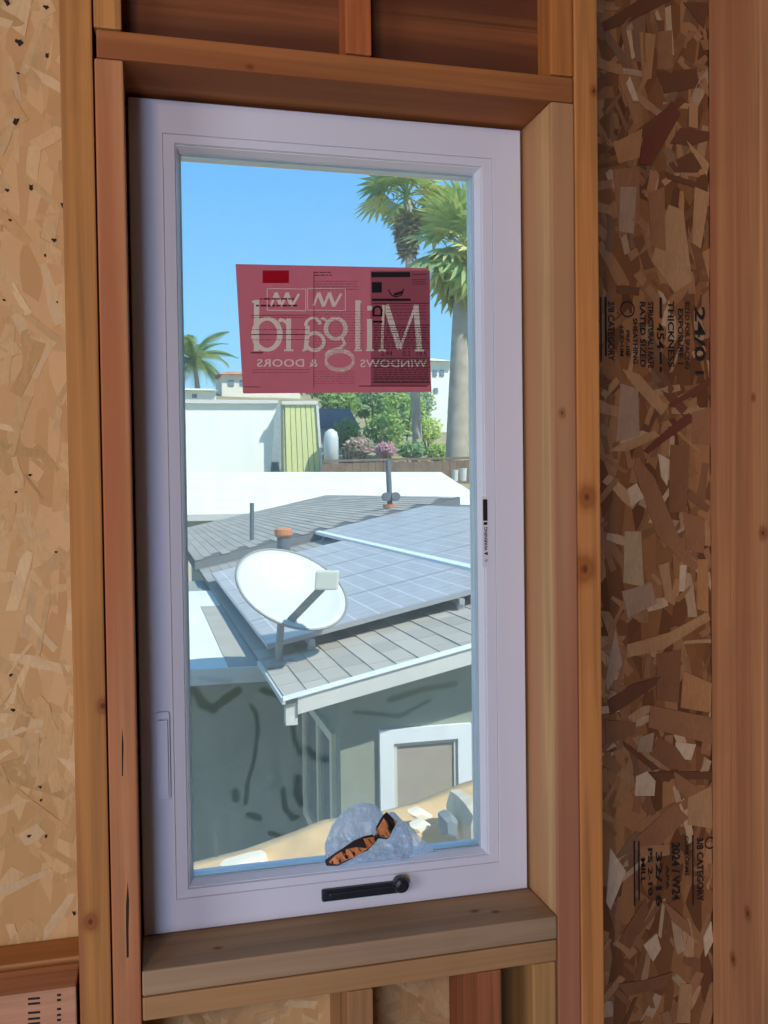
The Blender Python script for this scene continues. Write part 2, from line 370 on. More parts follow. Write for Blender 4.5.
# specks and pits of the left-hand panel
M_pit = plain('dark_knot_pit', srgb(40, 26, 16), .9)
mb = MB()
for (a, b, r) in ((7, 2, 3.0), (19, 42, 3.2), (16, 121, 3.4), (46, 7, 2.2), (47, 55, 2.4), (63, 205, 2.6), (18, 73, 1.2), (31, 187, 2.9), (54, 240, 2.0), (45, 255, 1.6),
                  (7, 190, 1.6), (10, 220, 1.4), (72, 280, 2), (11, 675, 1.6), (13, 710, 1.8), (40, 787, 1.5), (41, 800, 1.5), (29, 836, 1.6), (46, 836, 1.8), (74, 913, 2.2), (30, 475, 1.4), (56, 552, 1.2), (16, 492, 1.2), (57, 302, 1.0), (4, 300, 1.2)):
    p = onY(a, b, D-.0009); rr = r/690.0
    ang = rnd.uniform(0, 6.28)
    mb.poly([(p.x+rr*(1.0+.5*math.cos(2*t_+ang))*math.cos(t_), p.y, p.z+rr*(1+.4*math.sin(3*t_))*math.sin(t_)) for t_ in [k*math.pi/4 for k in range(8)]])
tag(mb.build('specks', M_pit, osb_left), kind='stuff')

# ink stamps on the right-hand sheathing (rotated a quarter turn clockwise)
M_ink = plain('black_stamp_ink', srgb(24, 18, 16), .85)
def stamp(lines, bars, rings=()):
    mb = MB(); yy = D-.0038
    for (body, px0, py0, h, length) in lines:      # px0 = column (baseline side), py0 = top of the run, h = cap height px, length px
        a = onY(px0, py0, yy); b = onY(px0, py0+length, yy); c = onY(px0+h, py0, yy)
        size = (c.x-a.x)/.72; tmp = MB(); wd = text_mesh(body, size, lambda x, y: (x, y, 0), tmp, 1.0, size*.022)
        k = (a.z-b.z)/max(wd, 1e-6)
        off = len(mb.v); mb.v += [(a.x+v[1], yy, a.z-v[0]*k) for v in tmp.v]; mb.f += [tuple(i+off for i in f) for f in tmp.f]; mb.c += [None]*len(tmp.f)
    for (x0, y0, x1, y1) in bars:
        a = onY(x0, y0, yy); b = onY(x1, y1, yy); mb.poly([(a.x, yy, a.z), (b.x, yy, a.z), (b.x, yy, b.z), (a.x, yy, b.z)])
    for (cx, cy, r, wd) in rings:
        c = onY(cx, cy, yy); rr = onY(cx+r, cy, yy).x-c.x; ww = rr*wd
        for k in range(20):
            t0, t1 = 2*math.pi*k/20, 2*math.pi*(k+1)/20
            mb.poly([(c.x+q*math.cos(t_), yy, c.z+q*math.sin(t_)) for q, t_ in ((rr, t0), (rr, t1), (rr-ww, t1), (rr-ww, t0))])
    return mb.build('grade_stamp', M_ink, osb_right)
stamp([('3/8 CATEGORY', 608, 301, 6.5, 60), ('RATED SIZED', 640, 301, 5.5, 66), ('STRUCTURAL I RATE', 648, 302, 5.5, 66), ('SHEATHING', 633, 318, 4.5, 46),
       ('454', 657, 323, 7, 26), ('THICKNESS', 668, 301, 6, 66), ('EXPOSURE 1', 678, 308, 5, 56), ('SIZED FOR SPACING', 685, 301, 4.5, 68),
       ('24/0', 695, 306, 10, 55), ('PRP-108', 626, 330, 3.6, 26), ('HUD-UM', 620, 326, 3.6, 30)],
      [(600, 297, 602, 362), (604.5, 297, 607, 356), (659.5, 297.5, 662, 318), (659.5, 352, 662, 364), (659.5, 367, 662, 372), (695.5, 371, 704, 374)],
      [(627.5, 309, 7.4, .16)])
stamp([('3/8 CATEGORY', 697, 838, 6.5, 64), ('2024 / W24', 672, 843, 8, 58), ('32/16', 656, 851, 6, 56), ('PS 2-10', 648, 848, 4.5, 48), ('MILL', 641, 858, 4.5, 26), ('CONFORMS', 685, 836, 3.5, 40), ('APA', 666, 866, 3, 24)],
      [(633.5, 841, 635.5, 906), (638, 841, 640, 900), (692, 835, 693.8, 905)], [(710, 843, 5.4, .2)])

# lumber: stud, trimmer, header, sill ... each board of the wall is a piece of its own
def lum(name, x0, x1, z0, z1, c, axis, y0=0.0, y1=D-.0005, knots=(), seed=0.0, streak=None, label=None, contrast=.22, heart=None):
    o = board(name, x0, x1, y0, y1, z0, z1, wood('lumber_%s' % name, srgb(*c), axis, knots, seed, contrast, srgb(*streak) if streak else None, srgb(*heart) if heart else None), WF)
    if label: o['label'] = label
    return o
def kn(px, py, Y, x0, x1, z0, z1, r, y0=0.0, y1=D):
    p = onY(px, py, Y); return (p.x-(x0+x1)/2, Y-(y0+y1)/2, p.z-(z0+z1)/2, r)
zt = CEIL
a = (-.0795, -.0385, FLOOR, zt)
lum('stud', *a, (178, 122, 70), 2, knots=[kn(90, 922, 0, *a, .010), kn(103, 706, 0, *a, .008)], seed=1.3, streak=(146, 90, 54))
a = (-.0365, 0, FLOOR, 1.2195)
lum('trimmer', *a, (184, 126, 86), 2, seed=2.2, streak=(170, 104, 68))
lum('cripple', -.0365, -.001, 1.2595, zt, (190, 132, 76), 2, seed=3.1)
a = (-.0335, .6465, 1.2205, 1.2575)
lum('header_plate', *a, (162, 102, 60), 0, knots=[kn(250, 67, 0, *a, .005)], seed=4.4, streak=(144, 86, 50))
lum('header_beam', -.036, .648, 1.2595, zt, (128, 76, 46), 0, y0=.05, seed=5.8, streak=(92, 52, 32), contrast=.35)
a = (.301, .3385, 1.2595, zt)
lum('cripple', *a, (176, 100, 60), 2, knots=[kn(357, 18, 0, *a, .004)], y1=.0495, seed=6.1)
lum('cripple', .611, .6475, 1.2595, zt, (178, 112, 62), 2, y1=.0495, seed=6.9)
a = (.6105, .6475, FLOOR, 1.2195)
lum('trimmer', *a, (196, 154, 106), 2, knots=[kn(562, 413, 0, *a, .006)], seed=7.6, streak=(182, 134, 94), heart=(168, 106, 76))
a = (.6485, .6865, FLOOR, zt)
lum('stud', *a, (196, 130, 76), 2, knots=[kn(587, 497, 0, *a, .016), kn(585, 569, 0, *a, .018), kn(594, 91, 0, *a, .006)], seed=8.3)
a = (.9665, 1.0045, FLOOR, zt)
lum('stud', *a, (190, 134, 92), 2, knots=[(-.019, kk, onY(740, py, .06).z-(FLOOR+zt)/2, r) for kk, py, r in ((-.05, 400, .006), (-.03, 908, .009), (.01, 965, .009))]+[kn(763, 533, 0, *a, .009)], seed=9.9, streak=(172, 112, 80))
lum('sill_plate', .0015, .609, -.0345, -.0003, (164, 134, 104), 0, knots=[(.19, -.02, .0172, .006), (-.2, -.03, .0172, .005), (.22, -.03, .0172, .005)], seed=10.4, contrast=.16)
lum('sill_plate', .0015, .6085, -.0685, -.0362, (170, 128, 86), 0, seed=11.2, contrast=.14)
for x0, x1, c, sd in ((.284, .322, (160, 116, 76), 12.1), (.481, .519, (156, 94, 62), 13.2), (.5695, .6065, (180, 134, 84), 14.7)):
    lum('cripple', x0, x1, FLOOR, -.0692, c, 2, seed=sd)
lum('blocking', -.48, -.0805, -.15, -.004, (176, 124, 80), 0, y0=.077, seed=15.5)
lum('blocking', -.48, -.0835, -.15, -.0075, (186, 136, 104), 0, y0=0.0, y1=.066, seed=16.6, contrast=.3)
lum('bottom_plate', -.48, -.0805, FLOOR, FLOOR+.038, (170, 118, 72), 0, seed=17.0)
lum('stud', -.52, -.4815, FLOOR, zt, (172, 118, 70), 2, seed=18.1)
for x_, sd in ((1.372, 19.3), (1.778, 20.7), (-.926, 21.9), (-1.332, 22.4), (-1.738, 23.8)): lum('stud', x_, x_+.038, FLOOR, zt, (182, 128, 80), 2, seed=sd)
# drying split in the left trimmer and blue-black lumber ink on the lower left block
mb = MB()
def streakpoly(pts, Y):
    P = [onY(a, b, Y) for a, b in pts]; mb.poly([(p.x, Y, p.z) for p in P])
streakpoly([(127.5, 882), (129, 900), (128.4, 930), (128.6, 957), (126.6, 958), (126, 930), (126, 905)], -.0004)
streakpoly([(122.2, 728), (123.4, 745), (122.8, 776), (121.8, 776), (121.6, 745)], -.0004)
tag(mb.build('drying_split', M_pit, WF), label='narrow dark drying split in the reddish trimmer')
mb = MB()
for k, y in enumerate((998, 1003, 1012, 1018, 1023)):
    streakpoly([(28, y), (40, y-1), (40, y+1.2), (28, y+2.2)], -.0004)
    streakpoly([(57, y-4), (61, y-4.3), (61, y-2), (57, y-1.6)], -.0004)
mb.build('lumber_ink', M_ink, WF)

# ------------------------------------------------------------------ window_1
RY = .102
WIN = tag(empty('window_1', (.304, RY, 0.0)), kind='structure')
M_vinyl = plain('white_vinyl', srgb(216, 214, 220), .38, var=.012, vscale=5)
M_black = plain('black_plastic', srgb(30, 33, 40), .35, var=.2, vscale=60)
M_gasket = plain('grey_gasket', srgb(176, 192, 196), .5)
M_spacer = plain('grey_spacer_bar', srgb(206, 216, 222), .4)
FX0, FX1, FZ0, FZ1 = .0035, .6045, .0008, 1.2145
def ring(name, prof, mat, parent, smooth=False):
    """rectangular ring; prof = [(inset, y)] swept round the opening, closed"""
    mb = MB(); n = len(prof)
    for (i, y) in prof:
        x = i+(.0042 if i > .0595 else 0)          # side stiles of the sash are a little wider than its rails
        mb.v += [(FX0+x, y, FZ0+i), (FX1-x, y, FZ0+i), (FX1-x, y, FZ1-i), (FX0+x, y, FZ1-i)]
    for k in range(n):
        k2 = (k+1) % n
        for q in range(4): r = (q+1) % 4; mb.face((k*4+q, k*4+r, k2*4+r, k2*4+q))
    return mb.build(name, mat, parent, smooth)
ring('frame', [(0, .172), (0, RY+.0015), (.0015, RY), (.0470, RY+.0006), (.0478, RY+.0019), (.0478, .172)], M_vinyl, WIN)
ring('sash', [(.0481, .165), (.0481, RY+.0022), (.0488, RY+.0014), (.0600, RY+.0020), (.0610, RY+.006), (.0610, .165)], M_vinyl, WIN)
ring('glazing_bead', [(.0612, .16), (.0612, RY+.0065), (.0625, RY+.0065), (.0672, RY+.021), (.0672, .160)], M_vinyl, WIN)
ring('gasket', [(.0655, RY+.0235), (.0688, RY+.0225), (.0688, RY+.026), (.0655, RY+.027)], M_gasket, WIN)
ring('spacer_bar', [(.0655, RY+.0285), (.0698, RY+.0285), (.0698, RY+.0405), (.0655, RY+.0405)], M_spacer, WIN)
ring('nailing_fin', [(-.035, .1525), (.002, .1525), (.002, .1545), (-.035, .1545)], M_vinyl, WIN)

def glass_mat(name, dusty):
    m, t, p, o = nodes(name); t.nodes.remove(p)
    tr = N(t, 'ShaderNodeBsdfTransparent'); tr.inputs[0].default_value = (.955, .99, .98, 1)
    gl = N(t, 'ShaderNodeBsdfGlossy'); gl.inputs['Roughness'].default_value = .01
    fr = N(t, 'ShaderNodeFresnel'); fr.inputs[0].default_value = 1.45
    mx = N(t, 'ShaderNodeMixShader'); t.links.new(fr.outputs[0], mx.inputs[0]); t.links.new(tr.outputs[0], mx.inputs[1]); t.links.new(gl.outputs[0], mx.inputs[2])
    out = mx.outputs[0]
    if dusty:
        a = N(t, 'ShaderNodeAttribute', attribute_name='dust')
        tl = N(t, 'ShaderNodeBsdfTranslucent'); tl.inputs[0].default_value = (.95, .89, .78, 1)
        m2 = N(t, 'ShaderNodeMixShader'); t.links.new(a.outputs['Fac'], m2.inputs[0]); t.links.new(out, m2.inputs[1]); t.links.new(tl.outputs[0], m2.inputs[2]); out = m2.outputs[0]
    t.links.new(out, o.inputs[0]); return m
M_glass = glass_mat('clear_glass', False); M_dusty = glass_mat('dusty_glass', True)
gx0, gx1, gz0, gz1 = FX0+.0704, FX1-.0704, FZ0+.0662, FZ1-.0662
YI, YO = RY+.0275, RY+.0415
mb = MB(); mb.poly([(gx0, YI, gz0), (gx1, YI, gz0), (gx1, YI, gz1), (gx0, YI, gz1)]); mb.build('pane', M_glass, WIN)
# outer pane: dust film with wiped strokes (a thin layer of real dirt, denser low down)
WIPES = [([(194, 690), (203, 704), (213, 709), (226, 699), (238, 691)], 4.2), ([(251, 706), (256, 712), (258, 730), (254, 760), (247, 785), (246, 803)], 2.1),
         ([(235, 792), (236, 799)], 3.6), ([(249, 815), (259, 818)], 3.2), ([(270, 833), (284, 837)], 2.4), ([(292, 718), (294, 738), (300, 753)], 2.4),
         ([(283, 790), (285, 808), (293, 818), (297, 817)], 2.6), ([(298, 778), (297, 793), (301, 803)], 4.0), ([(306, 748), (316, 757), (326, 760)], 3.6),
         ([(262, 690), (282, 696)], 3.0), ([(200, 678), (230, 682)], 2.4), ([(390, 700), (420, 690), (455, 684)], 3.0), ([(355, 712), (400, 716), (430, 700)], 2.0)]
wsegs = []
for pts, wd in WIPES:
    P = [onY(a, b, YO) for a, b in pts]
    for i in range(len(P)-1): wsegs.append((P[i].x, P[i].z, P[i+1].x, P[i+1].z, wd/655.0))
NX, NZ = 150, 350
from mathutils import noise as mnoise
V = []; DU = []
for j in range(NZ+1):
    z = gz0+(gz1-gz0)*j/NZ
    for i in range(NX+1):
        x = gx0+(gx1-gx0)*i/NX; V.append((x, YO, z))
        h = (z-gz0)/(gz1-gz0)
        d = .085+.09*max(0, 1-h*1.3)+.03*max(0, 1-(x-gx0)/.2)*max(0, 1-h)
        d *= .8+.6*(mnoise.noise(Vector((x*9, 3.3, z*5)))*.5+.5) + .25*mnoise.noise(Vector((x*60, 1.3, z*14)))
        for (ax, az, bx, bz, wd) in wsegs:
            if abs(x-ax) > .12 or abs(z-az) > .12: continue
            ux, uz = bx-ax, bz-az; tt = max(0, min(1, ((x-ax)*ux+(z-az)*uz)/max(ux*ux+uz*uz, 1e-9)))
            q = math.hypot(x-ax-ux*tt, z-az-uz*tt)
            if q < wd*1.5: d *= max(.08, min(1, (q/wd-.55)/.9))
        DU.append(max(0, d))
me = bpy.data.meshes.new('pane')
me.from_pydata(V, [], [(j*(NX+1)+i, j*(NX+1)+i+1, (j+1)*(NX+1)+i+1, (j+1)*(NX+1)+i) for j in range(NZ) for i in range(NX)])
at_ = me.attributes.new('dust', 'FLOAT', 'POINT'); at_.data.foreach_set('value', DU)
me.materials.append(M_dusty)
po = bpy.data.objects.new('pane', me); COL.objects.link(po); po.parent = WIN; po.location = -ORG(WIN); po['label'] = 'dusty outer glass pane with wiped finger streaks'

# folding crank handle
mb = MB(); mb.box(.2665, .3985, RY-.008, RY+.002, .0215, .0395)
ck = mb.build('crank_handle', M_black, WIN, bevel=.0035, segs=3, origin=(.3325, RY, .0305)); ck['label'] = 'black folding crank handle on the bottom of the frame'
mb = MB(); mb.box(.277, .385, RY-.0125, RY-.0075, .0255, .0355); mb.build('arm', M_black, ck, bevel=.002, origin=(.331, RY-.01, .0305))
mb = MB(); cx, cz = .3895, .0375
mb.tube([(cx, RY-.006, cz), (cx, RY-.016, cz), (cx, RY-.020, cz), (cx, RY-.0225, cz)], [.0125, .0125, .0105, .006], 20); mb.build('knob', M_black, ck, smooth=False, origin=(cx, RY-.01, cz))
mb = MB(); mb.tube([(.277, RY-.007, .0305), (.277, RY-.0105, .0305)], .006, 14); mb.build('pivot', M_black, ck, origin=(.277, RY-.008, .0305))
# sash lock lever on the left of the frame
mb = MB()
def rrect(x0, x1, z0, z1, r, y, n=5):
    out = []
    for cx, cz, a0 in ((x1-r, z1-r, 0), (x0+r, z1-r, 90), (x0+r, z0+r, 180), (x1-r, z0+r, 270)):
        for k in range(n+1): t_ = math.radians(a0+90*k/n); out.append((cx+r*math.cos(t_), y, cz+r*math.sin(t_)))
    return out
mb.prism(rrect(.0262, .0456, .2, .3285, .004, RY+.002), (0, -.0065, 0)); lk = mb.build('sash_lock', M_vinyl, WIN, bevel=.0006, segs=1, origin=(.036, RY, .264))
mb = MB(); mb.prism(rrect(.0295, .0425, .205, .317, .0015, RY-.003), (0, -.005, 0)); mb.build('lever', M_vinyl, lk, bevel=.0008, segs=1, origin=(.036, RY, .261))
mb = MB(); mb.box(.0292, .0428, RY-.0050, RY-.0040, .3172, .3186); mb.box(.0428, .0437, RY-.0050, RY-.0040, .204, .3186); mb.build('shadow_gap', M_gasket, lk)

# ------------------------------------------------------------------ stickers
# warning label on the right sash stile: black block, short bar, WARNING running upward, triangle
SF = RY+.0016
M_lab = plain('clear_label_film', srgb(216, 214, 220), .3, var=.01)
wl = thing('warning_label', (.539, SF, .527), 'narrow warning label with black block on the right sash stile', 'label')
mb = MB(); mb.box(.5338, .5442, SF-.0003, SF+.0002, .524, .634); mb.build('backing', M_lab, wl)
mb = MB()
yy = SF-.0005
for (x0, x1, z0, z1) in ((.5352, .5428, .5965, .6305), (.536, .5424, .590, .5945)): mb.poly([(x0, yy, z0), (x1, yy, z0), (x1, yy, z1), (x0, yy, z1)])
mb.poly([(.5358, yy, .5445), (.5424, yy, .5415), (.5424, yy, .5475)])
text_mesh('WARNING', .0072, lambda x, y: (.5420-y, yy, .5492+x*1.08), mb, 1.0, .00022)
text_mesh('lb', .0062, lambda x, y: (.5418-y, yy, .531+x*1.2), mb)
mb.build('lettering', M_ink, wl)

# red paper sticker on the outside of the glass, seen from its back: print shows through mirrored
YS = YO+.0006
def paper(name, c, ct, k=.55):
    m, t, p, o = nodes(name); t.nodes.remove(p)
    d = N(t, 'ShaderNodeBsdfDiffuse'); d.inputs[0].default_value = c
    tl = N(t, 'ShaderNodeBsdfTranslucent')
    g = N(t, 'ShaderNodeTexCoord'); n = noise(t, g.outputs['Object'], 60, 4, .7)
    t.links.new(ramp(t, n, [(.3, scl(ct, .93)), (.7, scl(ct, 1.05))]), tl.inputs[0])
    mx = N(t, 'ShaderNodeMixShader'); mx.inputs[0].default_value = k
    t.links.new(d.outputs[0], mx.inputs[1]); t.links.new(tl.outputs[0], mx.inputs[2]); t.links.new(mx.outputs[0], o.inputs[0]); return m
M_red = paper('red_sticker_paper', srgb(216, 92, 98), srgb(255, 132, 138))
M_pink = paper('pale_show_through', srgb(255, 232, 216), srgb(226, 198, 178), .05)
M_dred = paper('dense_red_print', srgb(200, 24, 50), srgb(200, 24, 50), .1)
M_mauve = paper('rating_panel', srgb(196, 108, 120), srgb(160, 66, 84), .1)
M_thin = paper('dark_print', srgb(96, 36, 46), srgb(96, 30, 42), .1)
SC = [onY(x_, y_, YS) for x_, y_ in ((235.5, 264), (427, 268), (431.5, 392), (243, 393.5))]
CC = [(50, 46), (692, 62), (706, 473), (76, 478)]           # the same corners in the measuring crop
def S(x, y, dy=0.0):
    """crop position -> point on the sticker (bilinear between its corners)"""
    v = 0.5
    for _ in range(6):
        xl = CC[0][0]+(CC[3][0]-CC[0][0])*v; xr = CC[1][0]+(CC[2][0]-CC[1][0])*v; u = (x-xl)/(xr-xl)
        yt = CC[0][1]+(CC[1][1]-CC[0][1])*u; yb = CC[3][1]+(CC[2][1]-CC[3][1])*u; v = (y-yt)/(yb-yt)
    p = (SC[0]*(1-u)+SC[1]*u)*(1-v)+(SC[3]*(1-u)+SC[2]*u)*v
    curl = .0
    return Vector((p.x, YS-dy+curl, p.z))
st = thing('window_sticker', S(391, 475), 'red paper maker sticker on the glass, its print showing through mirrored', 'sticker')
mb = MB(); n = 24
for j in range(13):
    for i in range(n+1):
        u, v = i/n, j/12
        x = (CC[0][0]*(1-v)+CC[3][0]*v)*(1-u)+(CC[1][0]*(1-v)+CC[2][0]*v)*u
        y = (CC[0][1]*(1-u)+CC[1][1]*u)*(1-v)+(CC[3][1]*(1-u)+CC[2][1]*u)*v
        mb.v.append(tuple(S(x, y)))
for j in range(12):
    for i in range(n): q = j*(n+1)+i; mb.face((q, q+1, q+n+2, q+n+1))
mb.build('paper', M_red, st)
def ribbon(mb, pts, w, dy):
    """flat stroke along crop points; w = width or list of widths"""
    if not isinstance(w, (list, tuple)): w = [w]*len(pts)
    L, R_ = [], []
    for i, (x, y) in enumerate(pts):
        x0, y0 = pts[max(i-1, 0)]; x1, y1 = pts[min(i+1, len(pts)-1)]
        dx, dy_ = x1-x0, y1-y0; l = math.hypot(dx, dy_) or 1
        L.append(S(x-dy_/l*w[i]/2, y+dx/l*w[i]/2, dy)); R_.append(S(x+dy_/l*w[i]/2, y-dx/l*w[i]/2, dy))
    for i in range(len(pts)-1): mb.poly([L[i], R_[i], R_[i+1], L[i+1]])
def arc(cx, cy, rx, ry, a0, a1, n=14): return [(cx+rx*math.cos(math.radians(a0+(a1-a0)*k/n)), cy+ry*math.sin(math.radians(a0+(a1-a0)*k/n))) for k in range(n+1)]
def bar(mb, x0, y0, x1, y1, dy): mb.poly([S(x0, y0, dy), S(x1, y0, dy), S(x1, y1, dy), S(x0, y1, dy)])
mb = MB(); q = .0004
# mirrored word: d r a g l i M as seen from inside
ribbon(mb, [(118, 166), (118, 336)], 17, q); ribbon(mb, [(104, 172), (126, 168)], 7, q*1.1)
ribbon(mb, arc(152, 280, 42, 52, 0, 360, 28), [12+6*abs(math.cos(math.radians(a_*360/28))) for a_ in range(29)], q*1.2)
ribbon(mb, [(222, 228), (222, 336)], 16, q); ribbon(mb, [(208, 334), (238, 334)], 6, q*1.1); ribbon(mb, [(222, 250), (206, 234), (196, 232), (190, 238)], [6, 10, 13, 8], q*1.2)
ribbon(mb, [(284, 252), (282, 300), (278, 330), (268, 336)], [15, 15, 13, 6], q); ribbon(mb, arc(302, 252, 24, 26, 180, 350, 10), [12, 11, 10, 9, 9, 9, 9, 10, 11, 12, 12], q*1.1)
ribbon(mb, arc(308, 305, 30, 29, -140, 150, 18), 12, q*1.2)
ribbon(mb, arc(378, 262, 33, 34, 0, 360, 24), [10+5*abs(math.cos(math.radians(a_*15))) for a_ in range(25)], q)
ribbon(mb, [(350, 236), (336, 228), (328, 230)], [8, 9, 8], q*1.1); ribbon(mb, [(398, 290), (408, 312), (392, 328), (356, 338), (344, 352)], [8, 11, 12, 12, 11], q*1.3)
ribbon(mb, arc(391, 368, 46, 32, 0, 360, 26), [9+6*abs(math.sin(math.radians(a_*360/26))) for a_ in range(27)], q*1.5)
ribbon(mb, [(452, 168), (452, 336)], 17, q); ribbon(mb, [(440, 334), (466, 334)], 6, q*1.1); ribbon(mb, [(452, 170), (464, 174)], 7, q*1.1)
ribbon(mb, [(492, 230), (492, 336)], 17, q); ribbon(mb, [(480, 334), (506, 334)], 6, q*1.1); ribbon(mb, [(484, 194), (500, 194)], 16, q)
ribbon(mb, [(540, 184), (534, 336)], 9, q); ribbon(mb, [(548, 184), (596, 330)], 20, q*1.1); ribbon(mb, [(652, 184), (596, 330)], 9, q*1.2); ribbon(mb, [(652, 184), (664, 336)], 19, q)
ribbon(mb, [(522, 335), (548, 335)], 6, q*1.2); ribbon(mb, [(648, 335), (680, 335)], 6, q*1.2)
# emblem: two boxed zigzags
for x0 in (152, 284):
    for seg in (((x0, 128), (x0+126, 130)), ((x0, 200), (x0+126, 202)), ((x0, 128), (x0, 200)), ((x0+126, 130), (x0+126, 202))): ribbon(mb, seg, 2.4, q*1.05)
for x0 in (160, 300):
    zz = [(x0+4, 186), (x0+20, 142), (x0+38, 188), (x0+56, 142), (x0+72, 188), (x0+96, 146)]
    for k in range(5): ribbon(mb, zz[k:k+2], 12 if k % 2 else 8, q*(1.0+.07*k))
def mir(body, x_right, y_base, h, width):
    tmp = MB(); wd = text_mesh(body, 1.0, lambda x, y: (x, y, 0), tmp, 1.05, .01)
    off = len(mb.v); mb.v += [tuple(S(x_right-v[0]/wd*width, y_base-v[1]/.73*h, q)) for v in tmp.v]; mb.f += [tuple(i+off for i in f) for f in tmp.f]; mb.c += [None]*len(tmp.f)
mir('WINDOWS', 690, 390, 26, 230); mir('& DOORS', 318, 388, 26, 198)
mb.build('mirrored_lettering', M_pink, st)
mb = MB(); bar(mb, 137, 68, 223, 110, q); mb.build('red_logo_box', M_dred, st)
mb = MB(); bar(mb, 496, 70, 702, 452, q*.5); mb.build('rating_panel', M_mauve, st)
mb = MB(); h = q*2.2
for (x0, y0, x1, y1) in ((498, 75, 632, 92), (500, 108, 534, 143), (500, 163, 634, 171), (502, 236, 536, 243)): bar(mb, x0, y0, x1, y1, h)
ribbon(mb, arc(519, 206, 15, 17, 180, 360, 10), 7, h); bar(mb, 502, 200, 509, 222, h); bar(mb, 529, 200, 536, 222, h); bar(mb, 502, 216, 536, 222, h)
for y in (178, 250, 306, 360, 390, 426, 440): bar(mb, 502, y, 700, y+2.2, h)
bar(mb, 544, 178, 546, 250, h); bar(mb, 640, 82, 690, 84, h)
ribbon(mb, [(556, 132), (566, 150), (580, 158), (602, 152), (610, 130)], 4, h); ribbon(mb, [(576, 150), (606, 142)], 9, h)
text_mesh('2.44', .0112, lambda x, y: tuple(Vector((S(530, 352).x+x, S(530, 352).y-h, S(530, 352).z+y))), mb)
text_mesh('0.3', .0112, lambda x, y: tuple(Vector((S(605, 353).x+x, S(605, 353).y-h, S(605, 353).z+y))), mb)
text_mesh('19.5', .0112, lambda x, y: tuple(Vector((S(650, 354).x+x, S(650, 354).y-h, S(650, 354).z+y))), mb)
mb.build('black_print', M_ink, st)
mb = MB(); rn = random.Random(12)
def micro(x0, x1, y0, y1, step, th):
    y = y0
    while y < y1:
        x = x0
        while x < x1:
            l = rn.uniform(5, 22); bar(mb, x, y, min(x+l, x1), y+th, h*.8); x += l+rn.uniform(2.5, 5)
        y += step
micro(306, 365, 74, 90, 9, 3.0); micro(306, 450, 104, 134, 9, 1.5); micro(130, 240, 160, 166, 9, 5); micro(116, 250, 182, 188, 9, 6)
micro(306, 470, 205, 340, 9, 1.2); micro(306, 440, 405, 450, 8, 1.0); micro(100, 290, 216, 232, 8, 1.6); micro(100, 290, 264, 300, 17, 1.8); micro(105, 290, 398, 416, 9, 1.4)
micro(550, 690, 186, 240, 11, 1.6); micro(506, 698, 258, 300, 8, 3.0); micro(506, 698, 312, 330, 8, 2.6); micro(506, 698, 366, 386, 7, 2.6); micro(506, 698, 396, 422, 6, 2.2); micro(506, 698, 430, 440, 7, 2.0)
micro(640, 690, 100, 116, 7, 2); bar(mb, 100, 340, 140, 344, h); bar(mb, 78, 455, 130, 457, h); bar(mb, 455, 452, 690, 455, h); bar(mb, 304, 72, 306, 460, h)
bar(mb, 100, 280, 280, 282, h); bar(mb, 100, 216, 280, 218, h)
tag(mb.build('fine_print', M_thin, st), kind='stuff')

